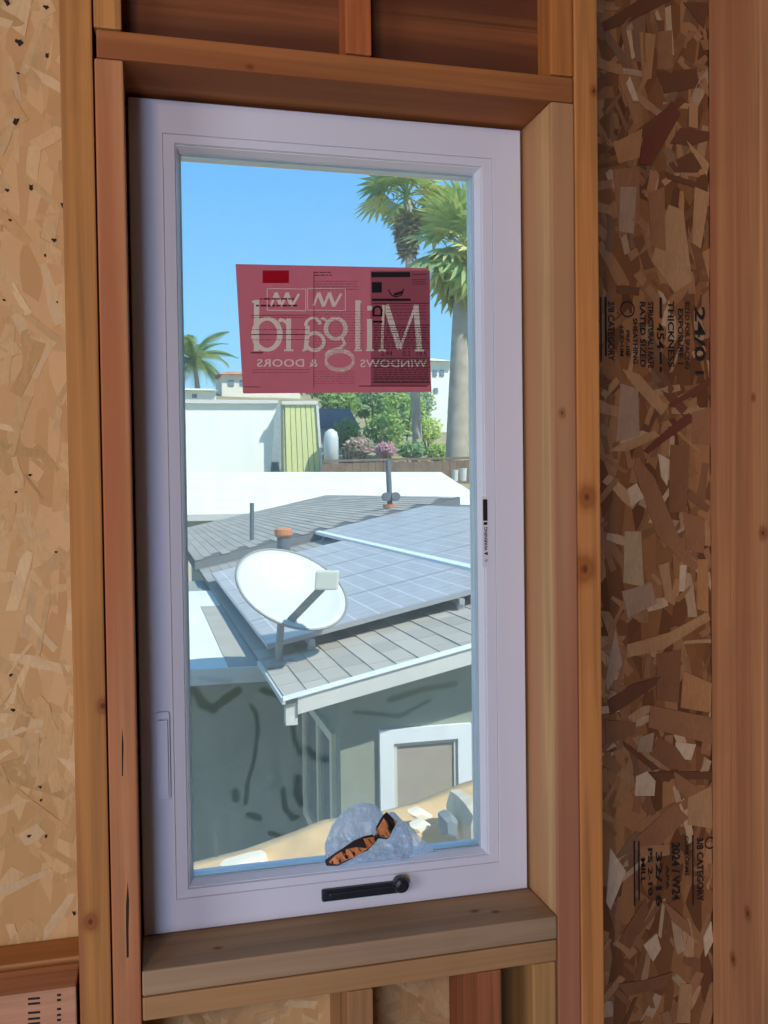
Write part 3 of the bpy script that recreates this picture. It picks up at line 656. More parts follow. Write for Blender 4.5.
# ------------------------------------------------------------------ crumpled plastic bag on the sash ledge
def bag():
    zb = FZ0+.063
    root = thing('plastic_bag', (.337, RY+.006, zb), 'crumpled clear blue plastic bag with orange and black print on the sash ledge', 'bag')
    m, t, p, o = nodes('bag_plastic'); t.nodes.remove(p)
    g = N(t, 'ShaderNodeTexCoord'); n = noise(t, g.outputs['Object'], 70, 4, .7, 1.2)
    df = N(t, 'ShaderNodeBsdfDiffuse'); df.inputs[0].default_value = srgb(228, 235, 242)
    tl = N(t, 'ShaderNodeBsdfTranslucent'); tl.inputs[0].default_value = srgb(236, 242, 248)
    gs = N(t, 'ShaderNodeBsdfGlossy'); gs.inputs['Roughness'].default_value = .18
    tr = N(t, 'ShaderNodeBsdfTransparent'); tr.inputs[0].default_value = (.86, .93, 1, 1)
    m1 = N(t, 'ShaderNodeMixShader'); m1.inputs[0].default_value = .72; t.links.new(df.outputs[0], m1.inputs[1]); t.links.new(tl.outputs[0], m1.inputs[2])
    m2 = N(t, 'ShaderNodeMixShader'); m2.inputs[0].default_value = .12; t.links.new(m1.outputs[0], m2.inputs[1]); t.links.new(gs.outputs[0], m2.inputs[2])
    m3 = N(t, 'ShaderNodeMixShader'); t.links.new(ramp(t, n, [(.35, (.05, .05, .05, 1)), (.65, (.4, .4, .4, 1))]), m3.inputs[0]); t.links.new(m2.outputs[0], m3.inputs[1]); t.links.new(tr.outputs[0], m3.inputs[2])
    t.links.new(m3.outputs[0], o.inputs[0])
    bp = N(t, 'ShaderNodeBump'); bp.inputs['Strength'].default_value = .6; bp.inputs['Distance'].default_value = .004; t.links.new(n, bp.inputs['Height'])
    for s_ in (df, gs): t.links.new(bp.outputs[0], s_.inputs['Normal'])
    out = [(326, 866), (325, 845), (332, 826), (343, 812), (358, 804), (374, 804), (384, 815), (394, 812), (404, 822), (412, 836), (413, 850), (409, 857), (385, 860), (355, 864)]
    P = [onY(a_, b_, RY+.004) for a_, b_ in out]
    P = [Vector((p_.x, p_.y, max(p_.z, zb+.0005))) for p_ in P]
    c = Vector((.338, RY+.004, zb+.036)); n_ = len(P); mb = MB(); K = 9
    YB, YF = RY+.0245, RY-.022
    def surf(i, k):
        s_ = k/K; p_ = P[i % n_]; q_ = c.lerp(p_, math.sin(s_*math.pi/2))
        dep = math.cos(s_*math.pi/2)
        wob = mnoise.noise(Vector((q_.x*55, 2, q_.z*55)))*.006+mnoise.noise(Vector((q_.x*130, 7, q_.z*130)))*.0035
        return q_, dep, wob
    rings = []
    for side in (-1, 1):
        for k in range(0 if side < 0 else 1, K+1) if side < 0 else range(K-1, -1, -1):
            row = []
            for i in range(n_*3):
                i0 = i//3; fr = (i % 3)/3
                a_, d1, w1 = surf(i0, k); b_, _, w2 = surf(i0+1, k); q_ = a_.lerp(b_, fr)
                wob = mnoise.noise(Vector((q_.x*60, 2, q_.z*60)))*.011+mnoise.noise(Vector((q_.x*150, 7, q_.z*150)))*.008
                y = (RY+.006) + (-(.021*d1)+wob*(.4+d1) if side < 0 else .0165*d1)
                row.append((q_.x, min(max(y, YF), YB), max(q_.z, zb)))
            rings.append(row)
    for row in rings: mb.v += row
    m_ = n_*3
    for r in range(len(rings)-1):
        for i in range(m_): j = (i+1) % m_; mb.face((r*m_+i, r*m_+j, (r+1)*m_+j, (r+1)*m_+i))
    ob = mb.build('film', m, root)
    # loose tail of the bag to the right
    mb = MB(); tl_ = [(404, 822), (418, 835), (430, 846), (434, 850), (424, 853), (410, 857), (409, 840)]
    P2 = [onY(a_, b_, RY+.012) for a_, b_ in tl_]; P2 = [Vector((p_.x, RY+.012+mnoise.noise(p_*70)*.004, max(p_.z, zb))) for p_ in P2]
    c2 = sum(P2, Vector())/len(P2); c2.y -= .004
    for i in range(len(P2)): mb.poly([c2, P2[i], P2[(i+1) % len(P2)]])
    mb.build('loose_tail', m, root)
    # printed band
    def surfY(px_, py_):
        best = None; p_ = onY(px_, py_, RY-.01)
        for row in rings[:K+1]:
            for v_ in row:
                d_ = (v_[0]-p_.x)**2+(v_[2]-p_.z)**2
                if best is None or d_ < best[0]: best = (d_, v_[1])
        return best[1]
    def band(name, top, bot, mat, lift):
        mb = MB(); n2 = len(top)
        for (a_, b_) in top+bot:
            p_ = onY(a_, b_, RY-.01); mb.v.append((p_.x, surfY(a_, b_)-lift, p_.z))
        for i in range(n2-1): mb.face((i, i+1, n2+i+1, n2+i))
        mb.build(name, mat, root)
    M_or = plain('orange_print', srgb(208, 130, 74), .5, var=.2, vscale=120); M_bk = plain('black_print_ink', srgb(34, 22, 18), .5)
    T = [(326, 863), (334, 854), (343, 846), (353, 838), (362, 833), (370, 831), (373, 834), (376, 826), (383, 817), (388, 814), (397, 822)]
    B = [(327, 867), (337, 865), (347, 860), (357, 853), (366, 848), (373, 843), (378, 838), (386, 838), (389, 835), (391, 829), (397, 824)]
    band('print_outline', T, B, M_bk, .0052)
    T2 = [(a_+.9, b_+1.8) for a_, b_ in T]; B2 = [(a_-.2, b_-1.8) for a_, b_ in B]
    band('print_band', T2, B2, M_or, .0062)
    mb = MB(); rn = random.Random(2)
    for i in range(14):                                   # illegible dark glyph strokes inside the orange band
        f_ = (i+.7)/14.6; k = f_*9.8; i0 = min(int(k), 9); fr = k-i0
        tx = T2[i0][0]*(1-fr)+T2[i0+1][0]*fr; ty = T2[i0][1]*(1-fr)+T2[i0+1][1]*fr; bx = B2[i0][0]*(1-fr)+B2[i0+1][0]*fr; by = B2[i0][1]*(1-fr)+B2[i0+1][1]*fr
        zz = [(.12, -1.2), (.85, 1.0), (.5, 1.6), (.8, 2.6)]
        pp = [(tx+(bx-tx)*g_+s_*.9, ty+(by-ty)*g_-s_*.6) for g_, s_ in zz]
        for a_, b_ in zip(pp[:-1], pp[1:]):
            qs = [(a_[0]-.8, a_[1]-.6), (a_[0]+.8, a_[1]+.6), (b_[0]+.8, b_[1]+.6), (b_[0]-.8, b_[1]-.6)]
            V_ = []
            for (x_, y_) in qs: p_ = onY(x_, y_, RY-.01); V_.append((p_.x, surfY(x_, y_)-.0078, p_.z))
            mb.poly(V_)
    mb.build('print_strokes', M_bk, root)
bag()

# ================================================================== outside
GZ = -3.1
def terr(x, y):
    pts = ((-5, GZ), (26, GZ), (31, -1.2), (36, .5), (42, 1.35), (50, 2.6), (60, 4.3), (80, 8.3), (110, 12.6), (160, 15.5), (260, 17))
    for (y0, z0), (y1, z1) in zip(pts[:-1], pts[1:]):
        if y <= y1: z = z0+(z1-z0)*(y-y0)/(y1-y0); break
    else: z = pts[-1][1]
    return z + (mnoise.noise(Vector((x*.06, y*.06, 0)))*.5 if y > 45 else 0)
M_ground = plain('dry_ground', srgb(150, 140, 104), .9, var=.25, vscale=.4)
mb = MB(); YS_ = [.2, 2, 6, 12, 18, 24, 26]+list(range(28, 120, 3))+[130, 145, 160, 200, 260]; XS_ = list(range(-120, 181, 6))
for y in YS_:
    for x in XS_: mb.v.append((x, y, terr(x, y)))
for j in range(len(YS_)-1):
    for i in range(len(XS_)-1): q = j*len(XS_)+i; mb.face((q, q+1, q+1+len(XS_), q+len(XS_)))
tag(mb.build('ground', M_ground, smooth=True), kind='structure')

# ------------------------------------------------------------------ neighbouring house
RZ0, RK = -.751, .2153
def rz(x): return RZ0+RK*x
SL = math.atan(RK)
M_stucco = plain('grey_green_stucco', srgb(146, 152, 138), .9, var=.06, vscale=3, bmp=.3)
M_trim = plain('white_painted_trim', srgb(232, 238, 244), .5, var=.02)
M_fasc = plain('grey_white_fascia', srgb(206, 204, 198), .6, var=.04)
M_metal = plain('white_drip_edge', srgb(236, 242, 246), .35, var=.02)
M_memb = plain('white_roof_membrane', srgb(222, 222, 210), .8, var=.06, vscale=1.2)
M_pane = plain('dark_window_glass', srgb(110, 116, 118), .12, var=.05)
M_blind = plain('pale_blind', srgb(166, 156, 142), .7, var=.04)
house = thing('house', (1.17, 4.48, GZ), 'grey green single storey house with shingle roof beyond the window', 'house')
mb = MB(); mb.prism([(1.17, 4.48, GZ), (9.2, 4.48, GZ), (9.2, 4.48, rz(1.17)-.06), (5.2, 4.48, rz(5.2)-.06), (1.17, 4.48, rz(1.17)-.06)], (0, 21.3, 0)); mb.build('wall', M_stucco, house)
mb = MB(); mb.box(-4, 1.17, 5.9, 12, GZ, -.70); mb.build('wall', M_stucco, house)
mb = MB(); mb.box(-4, .86, 5.5, 10.9, -.70, -.625); fr_ = mb.build('flat_roof', M_memb, house)
mb = MB(); mb.box(.56, .859, 5.505, 9.2, -.626, -.619); mb.build('grey_strip', plain('flat_roof_grey', srgb(168, 164, 154), .9, var=.08, vscale=3), house)  # grey strip along the right side of the white flat roof
mb = MB(); mb.box(-4, .84, 5.47, 5.499, -.735, -.622); mb.build('fascia', M_fasc, house)
mb = MB(); mb.box(-4, .86, 10.9, 13.5, -.95, -.74); mb.build('rear_roof', plain('grey_roll_roofing', srgb(150, 152, 150), .9, var=.08), house)
# pitched roof slabs
def slab(x0, x1, y0, y1, dz, th, name, mat):
    mb = MB(); mb.prism([(x0, y0, rz(x0)+dz), (x1, y0, rz(x1)+dz), (x1, y0, rz(x1)+dz-th), (x0, y0, rz(x0)+dz-th)], (0, y1-y0, 0)); return mb.build(name, mat, house)
def attr_mat(name, rough=.9, c=None):
    m, t, p, o = nodes(name)
    g = N(t, 'ShaderNodeTexCoord'); n = noise(t, g.outputs['Object'], 40, 3, .7)
    if c is None:
        a = N(t, 'ShaderNodeAttribute', attribute_name='tint'); base = a.outputs['Color']
    else:
        oi = N(t, 'ShaderNodeObjectInfo'); base = ramp(t, oi.outputs['Random'], c)
    col = mixc(t, mathn(t, 'MULTIPLY', n, .22), base, (.12, .12, .12, 1))
    t.links.new(col, p.inputs['Base Color']); p.inputs['Roughness'].default_value = rough; return m
M_shq = attr_mat('grey_shingle', .9, [(0, srgb(166, 159, 147)), (.5, srgb(178, 171, 158)), (1, srgb(190, 183, 170))])
M_shs = attr_mat('grey_shingles_far')
roof = slab(.78, 5.2, 4.2, 13.95, -.004, .05, 'roof', plain('roof_deck', srgb(120, 118, 114), .9))
slab(.72, 5.2, 13.95, 26.2, .13, .16, 'raised_roof', plain('roof_deck_far', srgb(96, 98, 100), .9))
mb = MB(); mb.prism([(5.2, 4.2, rz(5.2)), (9.6, 4.2, rz(5.2)-RK*4.4), (9.6, 4.2, rz(5.2)-RK*4.4-.06), (5.2, 4.2, rz(5.2)-.06)], (0, 22, 0)); mb.build('far_slope', M_shs if False else plain('roof_far_slope', srgb(140, 140, 136), .9), house)
def shingle_verts(x, y0, y1, dz=0.0):
    ex = .14; t0, t1 = .009, .002
    return [(x-.004, y0, rz(x-.004)+dz), (x+ex, y0, rz(x+ex)+dz), (x+ex, y0, rz(x+ex)+t1+dz), (x-.004, y0, rz(x-.004)+t0+dz)], (0, y1-y0, 0)
proto = None
rs = random.Random(21)
for j in range(13):
    x = .785+j*.14; off = (j % 3)*.11
    ys = [4.19]; y = 4.19+.33-off if off else 4.52
    while y < 5.9: ys.append(y); y += .33
    ys.append(y)
    for a_, b_ in zip(ys[:-1], ys[1:]):
        if proto is None or abs((b_-a_)-.33) > .01:
            mb = MB(); P_, off_ = shingle_verts(x, a_+.002, b_-.003); mb.prism(P_, off_)
            o = mb.build('shingle', M_shq, roof, origin=(x, a_, rz(x)))
            if abs((b_-a_)-.33) < .01: proto = o
        else:
            o = proto.copy(); COL.objects.link(o); o.parent = roof; o.location = Vector((x, a_, rz(x)+rs.uniform(0, .002)))-ORG(roof)
mb = MB()
def tintc(): k = rs.uniform(.85, 1.1); c = srgb(166, 160, 150); return (c[0]*k, c[1]*k, c[2]*k, 1)
for j in range(31):
    x = .785+j*.14; y = 5.93 if j < 13 else 4.19
    y += (j % 3)*.11
    while y < 13.5:
        mb.cur = tintc(); P_, off_ = shingle_verts(x, y+.002, min(y+.99, 13.6)-.003); mb.prism(P_, off_); y += .99
tag(mb.build('shingles', M_shs, roof, attr='tint'), kind='stuff')
mb = MB()
for j in range(31):
    x = .73+j*.144; y = 13.93+(j % 3)*.33
    while y < 26:
        mb.cur = tintc(); P_, off_ = shingle_verts(x, y+.002, min(y+.99, 26.2)-.003, .134); mb.prism(P_, off_); y += .99
tag(mb.build('shingles', M_shs, roof, attr='tint'), kind='stuff')
# rake drip edge, rake fascia, eave end
mb = MB(); mb.prism([(.77, 4.175, rz(.77)+.012), (5.2, 4.175, rz(5.2)+.012), (5.2, 4.175, rz(5.2)-.010), (.77, 4.175, rz(.77)-.010)], (0, .035, 0)); mb.build('drip_edge', M_metal, house)
mb = MB(); mb.prism([(.86, 4.19, rz(.86)-.012), (5.2, 4.19, rz(5.2)-.012), (5.2, 4.19, rz(5.2)-.115), (.86, 4.19, rz(.86)-.115)], (0, .03, 0)); mb.build('fascia', M_fasc, house)
mb = MB(); mb.box(.79, .86, 4.21, 4.28, rz(.8)-.17, rz(.8)-.02); mb.build('rafter_tail', M_fasc, house)
mb = MB(); mb.prism([(.765, 4.18, rz(.765)+.002), (.785, 4.18, rz(.78)+.002), (.785, 4.18, rz(.78)-.03), (.765, 4.18, rz(.765)-.03)], (0, 1.3, 0)); mb.build('eave_edge', M_fasc, house)
mb = MB(); mb.prism([(.72, 13.92, rz(.72)+.12), (5.2, 13.92, rz(5.2)+.12), (5.2, 13.92, rz(5.2)-.01), (.72, 13.92, rz(.72)-.01)], (0, .03, 0)); mb.build('fascia', plain('weathered_fascia', srgb(120, 122, 124), .8), house)
# gable window with white casing
def casing(mbx, x0, x1, z0, z1, wd, y0, y1):
    mbx.box(x0, x1, y0, y1, z1-wd, z1); mbx.box(x0, x1, y0, y1, z0, z0+wd); mbx.box(x0, x0+wd, y0, y1, z0+wd, z1-wd); mbx.box(x1-wd, x1, y0, y1, z0+wd, z1-wd)
mb = MB(); casing(mb, 1.42, 2.035, -1.72, -.885, .092, 4.445, 4.481); hw = mb.build('window', M_trim, house)
mb = MB(); casing(mb, 1.512, 1.943, -1.628, -.977, .024, 4.462, 4.482); mb.build('sash', M_fasc, hw)
mb = MB(); mb.box(1.53, 1.925, 4.474, 4.4795, -1.61, -.995); mb.build('pane', M_blind, hw)
# narrow two-light window on the return wall
mb = MB()
def ybox(m_, y0, y1, z0, z1, x0=1.14, x1=1.172): m_.box(x0, x1, y0, y1, z0, z1)
for (y0, y1, z0, z1) in ((4.62, 5.84, -.99, -.93), (4.62, 5.84, -1.86, -1.78), (4.62, 4.70, -1.78, -.99), (5.13, 5.21, -1.78, -.99), (5.74, 5.84, -1.78, -.99)): ybox(mb, y0, y1, z0, z1)
sw = mb.build('window', plain('cream_window_trim', srgb(240, 228, 200), .6, var=.03), house)
for y0, y1 in ((4.70, 5.13), (5.21, 5.74)):
    mb = MB(); ybox(mb, y0, y1, -1.78, -.99, 1.158, 1.168); mb.build('pane', M_pane, sw)

# ------------------------------------------------------------------ solar panels
def cell_mat():
    m, t, p, o = nodes('solar_cells'); g = N(t, 'ShaderNodeTexCoord'); s = N(t, 'ShaderNodeSeparateXYZ'); t.links.new(g.outputs['Object'], s.inputs[0])
    def line(v, n, off, wd):
        f_ = mathn(t, 'FRACT', mathn(t, 'ADD', mathn(t, 'MULTIPLY', v, n), off)); return mathn(t, 'LESS_THAN', f_, wd)
    l1 = line(s.outputs['X'], 10/1.82, .5, .07); l2 = line(s.outputs['Y'], 6/1.14, .5, .06)
    l3 = line(s.outputs['Y'], 18/1.14, .5, .08)
    fac = mathn(t, 'MAXIMUM', l1, l2); n = noise(t, g.outputs['Object'], 3, 2)
    base = ramp(t, n, [(.3, srgb(168, 161, 160)), (.7, srgb(184, 176, 174))])
    col = mixc(t, mathn(t, 'MULTIPLY', l3, .25), base, srgb(190, 194, 206)); col = mixc(t, fac, col, srgb(222, 216, 212))
    t.links.new(col, p.inputs['Base Color']); p.inputs['Roughness'].default_value = .3; return m
M_cell = cell_mat(); M_alu = plain('panel_frame_metal', srgb(170, 170, 172), .4, metal=.3, var=.03); M_dark = plain('panel_underside', srgb(70, 72, 80), .7)
PL, PW, PH = 1.88, 1.205, .13
def make_panel():
    r = thing('solar_panel', (0, 0, 0), 'grey solar panel on the shingle roof of the neighbouring house', 'solar panel', 'solar panels on the shingle roof')
    mb = MB(); h, l, w_ = .035, PL/2, PW/2
    for (x0, x1, y0, y1) in ((-l, l, -w_, -w_+.014), (-l, l, w_-.014, w_), (-l, -l+.014, -w_+.014, w_-.014), (l-.014, l, -w_+.014, w_-.014)): mb.box(x0, x1, y0, y1, -h, .001)
    mb.build('frame', M_alu, r)
    mb = MB(); mb.box(-l+.013, l-.013, -w_+.013, w_-.013, -.012, -.001); mb.build('cells', M_cell, r)
    mb = MB(); mb.box(-l+.05, l-.05, -w_+.05, w_-.05, -.03, -.0125); mb.build('backsheet', M_dark, r)
    return r
pp = None; ORD = ('first', 'second', 'third', 'fourth', 'fifth', 'sixth', 'seventh')
for x0, y0, n in ((.82, 5.33, 5), (2.76, 5.33, 7)):
    for k in range(n):
        o = make_panel() if pp is None else copy_tree(pp)
        pp = pp or o
        xc = x0+PL/2*math.cos(SL); yc = y0+(k+.5)*1.22
        o['label'] = '%s solar panel from the gable end, in the row %s' % (ORD[k], 'behind the satellite dish' if x0 < 1 else 'along the ridge')
        o.location = (xc, yc, rz(xc)+PH); o.rotation_euler = (0, -SL, 0)
    # two aluminium rails under the array
    for xo in (.32, 1.45):
        rl = thing('mounting_rail', (x0+xo, y0, rz(x0+xo)), '%s aluminium rail under the solar panels %s' % ('lower' if xo < 1 else 'upper', 'behind the satellite dish' if x0 < 1 else 'along the ridge'), 'rail', 'rails under the solar panels')
        mb = MB(); mb.box(x0+xo-.02, x0+xo+.02, y0-.04, y0+n*1.22+.03, rz(x0+xo)+.045, rz(x0+xo)+PH-.042); mb.build('rail', M_alu, rl)
        for k in range(n+1):
            mb = MB(); yk = y0-.02+k*1.21; mb.box(x0+xo-.025, x0+xo+.025, yk, yk+.05, rz(x0+xo)+.004, rz(x0+xo)+.05); mb.build('foot', M_alu, rl)
cd_ = thing('conduit', (2.7, 5.33, rz(2.7)), 'white conduit strip between the two rows of solar panels', 'conduit')
mb = MB(); mb.prism([(2.672, 5.2, rz(2.672)+.10), (2.742, 5.2, rz(2.742)+.10), (2.742, 5.2, rz(2.742)+.145), (2.672, 5.2, rz(2.672)+.145)], (0, 8.7, 0)); mb.build('strip', M_metal, cd_)
for k in range(5): mb = MB(); mb.box(2.69, 2.72, 5.3+k*2, 5.34+k*2, rz(2.69), rz(2.69)+.11); mb.build('support', M_alu, cd_)

# ------------------------------------------------------------------ satellite dish
M_dish = plain('white_dish_paint', srgb(200, 204, 202), .45, var=.02); M_grey = plain('grey_galvanised', srgb(140, 142, 140), .5, metal=.2); M_lnb = plain('pale_plastic', srgb(206, 206, 192), .5, var=.03)
bx, by = .895, 5.12
dish = thing('satellite_dish', (bx, by, rz(bx)), 'white oval satellite dish with receiver arm on the corner of the roof', 'satellite dish')
nd = (RGT*.34+Vector((0, 0, 1))*.70-Vector((FWD.x, FWD.y, 0)).normalized()*.63).normalized()
dc = onY(292, 588, by+.02)
ex_ = (RGT*math.cos(math.radians(25))-UPV*math.sin(math.radians(25))); ex_ = (ex_-nd*ex_.dot(nd)).normalized(); ey_ = nd.cross(ex_)
RA, RB = .405, .335
mb = MB(); KR, KS = 8, 40
for back in (0, 1):
    for k in range(KR+1):
        f_ = k/KR
        for i in range(KS):
            t_ = 2*math.pi*i/KS; dep = -.075*(1-f_*f_)-(.008 if back else 0)
            mb.v.append(tuple(dc+ex_*RA*f_*math.cos(t_)+ey_*RB*f_*math.sin(t_)+nd*dep))
B0 = (KR+1)*KS
for k in range(KR):
    for i in range(KS):
        i2 = (i+1) % KS
        mb.face((k*KS+i, k*KS+i2, (k+1)*KS+i2, (k+1)*KS+i)); mb.face((B0+k*KS+i, B0+(k+1)*KS+i, B0+(k+1)*KS+i2, B0+k*KS+i2))
for i in range(KS): i2 = (i+1) % KS; mb.face((KR*KS+i, KR*KS+i2, B0+KR*KS+i2, B0+KR*KS+i))
mb.build('reflector', M_dish, dish, smooth=True)
mb = MB(); mb.tube([dc+ex_*RA*math.cos(2*math.pi*i/48)+ey_*RB*math.sin(2*math.pi*i/48)-nd*.004 for i in range(49)], 0.009, 6, False); mb.build('rim', M_grey, dish, smooth=True)
bot = dc-nd*.09+Vector((0, 0, -.10))
mast_top = onY(281, 622, by)
mb = MB(); mb.tube([(bx-.02, by, rz(bx)), (bx-.02, by, rz(bx)+.10), mast_top, dc-nd*.1], .026, 12); mb.build('mast', M_grey, dish, smooth=True)
mb = MB(); mb.obox(dc-nd*.10, ex_*.09, ey_*.09, nd*.02); mb.build('bracket', M_grey, dish)
mb = MB(); mb.box(bx-.11, bx+.09, by-.07, by+.07, rz(bx)+.0, rz(bx)+.03); mb.build('foot', M_grey, dish, bevel=.006)
lo = onY(288, 623, by-.10); hi = onY(322, 588, by-.42)
mb = MB(); dr = (hi-lo).normalized(); sd = dr.cross(FWD).normalized(); mb.obox((lo+hi)/2, dr*((hi-lo).length/2), sd*.026, dr.cross(sd)*.02); mb.build('arm', M_grey, dish)
hc = onY(327, 580, by-.44)
mb = MB(); mb.obox(hc, RGT*.075, UPV*.062+RGT*.005, FWD*.05); mb.build('receiver', M_lnb, dish, bevel=.012)

# ------------------------------------------------------------------ pipes on the roof
M_clay = plain('rust_orange_cap', srgb(196, 128, 84), .7, var=.12); M_pipe = plain('dark_grey_pipe', srgb(98, 104, 112), .6)
vx, vy = 1.86, 11.85
vp = thing('vent_pipe', (vx, vy, rz(vx)), 'short grey vent pipe with a rust orange cap on the roof', 'vent pipe')
mb = MB(); mb.tube([(vx, vy, rz(vx)-.01), (vx, vy, rz(vx)+.34)], .092, 16); mb.build('pipe', M_pipe, vp, smooth=False)
mb = MB(); mb.tube([(vx, vy, rz(vx)+.34), (vx, vy, rz(vx)+.37), (vx, vy, rz(vx)+.45), (vx, vy, rz(vx)+.47)], [.10, .125, .125, .10], 16); mb.build('cap', M_clay, vp)
def pole(px0, py0, py1, Y, r, label, knob=False):
    b = onY(px0, py0, Y); t_ = onY(px0-(2 if knob else 0), py1, Y); zb_ = rz(b.x)+(.14 if Y > 13.6 else .0)
    p_ = thing('roof_pole', (b.x, Y, zb_), label, 'pole'); mb = MB(); mb.tube([(b.x, Y, zb_), (t_.x, Y, t_.z)], r, 10); mb.build('tube', M_pipe, p_)
    if knob:
        for s_ in (-1, 1):
            c_ = Vector((b.x+s_*.085, Y-.08, zb_+.2)); mb = MB(); mb.tube([c_+Vector((0, -.05, 0)), c_+Vector((0, .05, 0))], .08, 14); mb.build('clamp', M_pipe, p_)
        mb = MB(); mb.tube([(b.x, Y, zb_-.0), (b.x, Y, zb_+.06)], .13, 12); mb.build('base', M_clay, p_)
pole(252, 545, 503, 15.4, .04, 'thin dark pole standing on the far part of the roof')
pole(390, 511, 460, 15.2, .05, 'tall grey pole with two round clamps near the ridge', True)

# ------------------------------------------------------------------ earth mound below the window
M_dirt = plain('sunlit_sandy_dirt', srgb(214, 178, 128), .95, var=.14, vscale=6, bmp=.5); M_rock = plain('pale_rock', srgb(196, 186, 164), .9, var=.15, vscale=9); M_slab = plain('white_broken_slab', srgb(234, 224, 200), .9, var=.06)
RID = [(120, 892), (195, 869), (250, 856), (300, 838), (332, 826), (380, 818), (425, 806), (475, 788), (520, 772), (600, 750)]
mb = MB(); rows = []
R0 = [onY(a_, b_, 3.35) for a_, b_ in RID]
for dy_, dz in ((1.0, None), (.25, -.06), (0, 0), (-.3, -.13), (-.7, -.34), (-1.1, -.62), (-1.9, None)):
    rows.append([(p_.x*(1 if dy_ > -1.5 else 1), p_.y+dy_, (GZ if dz is None else p_.z+dz+mnoise.noise(Vector((p_.x*4, p_.y+dy_*3, 1)))*.02)) for p_ in R0])
for r in rows: mb.v += r
nn = len(R0)
for j in range(len(rows)-1):
    for i in range(nn-1): mb.face((j*nn+i, j*nn+i+1, (j+1)*nn+i+1, (j+1)*nn+i))
tag(mb.build('earth_mound', M_dirt, smooth=True), 'sunlit sandy earth mound in front of the house wall', 'mound')
def rock(pts, Y, th, mat, label, cat, name):
    P_ = [onY(a_, b_, Y) for a_, b_ in pts]; c_ = sum(P_, Vector())/len(P_); mb = MB(); n_ = len(P_)
    for sc_, dy_ in ((.55, -th), (.9, -th*.6), (1, 0), (.8, th)): mb.v += [tuple(c_+(p_-c_)*sc_+Vector((0, dy_, 0))) for p_ in P_]
    for r in range(3):
        for i in range(n_): j = (i+1) % n_; mb.face((r*n_+i, r*n_+j, (r+1)*n_+j, (r+1)*n_+i))
    mb.face(range(n_)); mb.face(range(3*n_, 4*n_)); o = mb.build(name, mat, origin=tuple(c_)); tag(o, label, cat); return o
rock([(455, 838), (454, 815), (459, 797), (470, 795), (480, 810), (480, 842)], 2.98, .16, M_rock, 'pale upright boulder on the sandy mound', 'boulder', 'boulder')
rock([(441, 834), (440, 815), (448, 811), (456, 818), (455, 838)], 2.9, .06, plain('shadow_grey', srgb(120, 130, 136), .8), 'small grey shadow shape beside the pale boulder', 'boulder_shadow', 'boulder_shadow')  # the boulder's shadow, built as a grey solid on its left
rock([(408, 812), (420, 808), (432, 815), (424, 818), (412, 817)], 3.18, .05, M_slab, 'thin white slab fragment lying high on the mound', 'slab', 'slab_fragment')
rock([(410, 826), (424, 820), (430, 824), (416, 832)], 3.05, .05, M_slab, 'white slab fragment lying below the thin one', 'slab', 'slab_fragment')
rock([(219, 865), (250, 856), (266, 853), (268, 862), (246, 866)], 3.28, .06, M_slab, 'wide pale slab fragment at the foot of the shaded wall', 'slab', 'slab_fragment')

# ------------------------------------------------------------------ buildings and yards behind
def prism_px(mb, pts, Y, depth, drop=None):
    P_ = [onY(a_, b_, Y) for a_, b_ in pts]; mb.prism([tuple(p_) for p_ in P_], (0, depth, 0)); return P_
wbld = thing('white_roofed_building', onY(330, 515, 28) , 'low building with a wide white sloping roof behind the shingle roof', 'building')
mb = MB(); P_ = [onY(130, 515, 28), onY(484, 516, 28), onY(480, 497, 31), onY(441, 472, 36), onY(130, 472, 36)]
mb.prism([tuple(p_) for p_ in P_], (0, 0, -.12)); mb.build('roof', M_memb, wbld)
mb = MB(); mb.prism([(P_[0].x, 28.3, GZ), (P_[1].x-.4, 28.3, GZ), (P_[1].x-.4, 28.3, P_[1].z-.1), (P_[0].x, 28.3, P_[0].z-.1)], (0, .2, 0)); mb.build('wall', plain('cream_wall', srgb(214, 208, 190), .9), wbld)
mb = MB(); mb.box(P_[0].x, P_[1].x, 27.9, 28.02, P_[0].z-.22, P_[0].z-.02); mb.build('gutter', M_fasc, wbld)
# brown fence behind it
fa, fb = onY(322, 460, 38.5), onY(500, 456, 38.5)
fence = thing('board_fence', (fa.x, 38.5, fa.z-.9), 'weathered brown board fence behind the white roof', 'fence'); M_fence = plain('weathered_brown_wood', srgb(124, 102, 84), .9, var=.2, vscale=3)
for k in range(24):
    x0 = fa.x+(fb.x-fa.x)*k/24; z1 = fa.z+(fb.z-fa.z)*k/24+rs.uniform(-.06, .0)
    mb = MB(); mb.box(x0, x0+(fb.x-fa.x)/24-.02, 38.48, 38.52, z1-1.3, z1-.12); mb.build('board', M_fence, fence)
mb = MB(); mb.prism([(fa.x, 38.44, fa.z), (fb.x, 38.44, fb.z), (fb.x, 38.44, fb.z-.1), (fa.x, 38.44, fa.z-.1)], (0, .1, 0)); mb.build('top_rail', M_fence, fence)
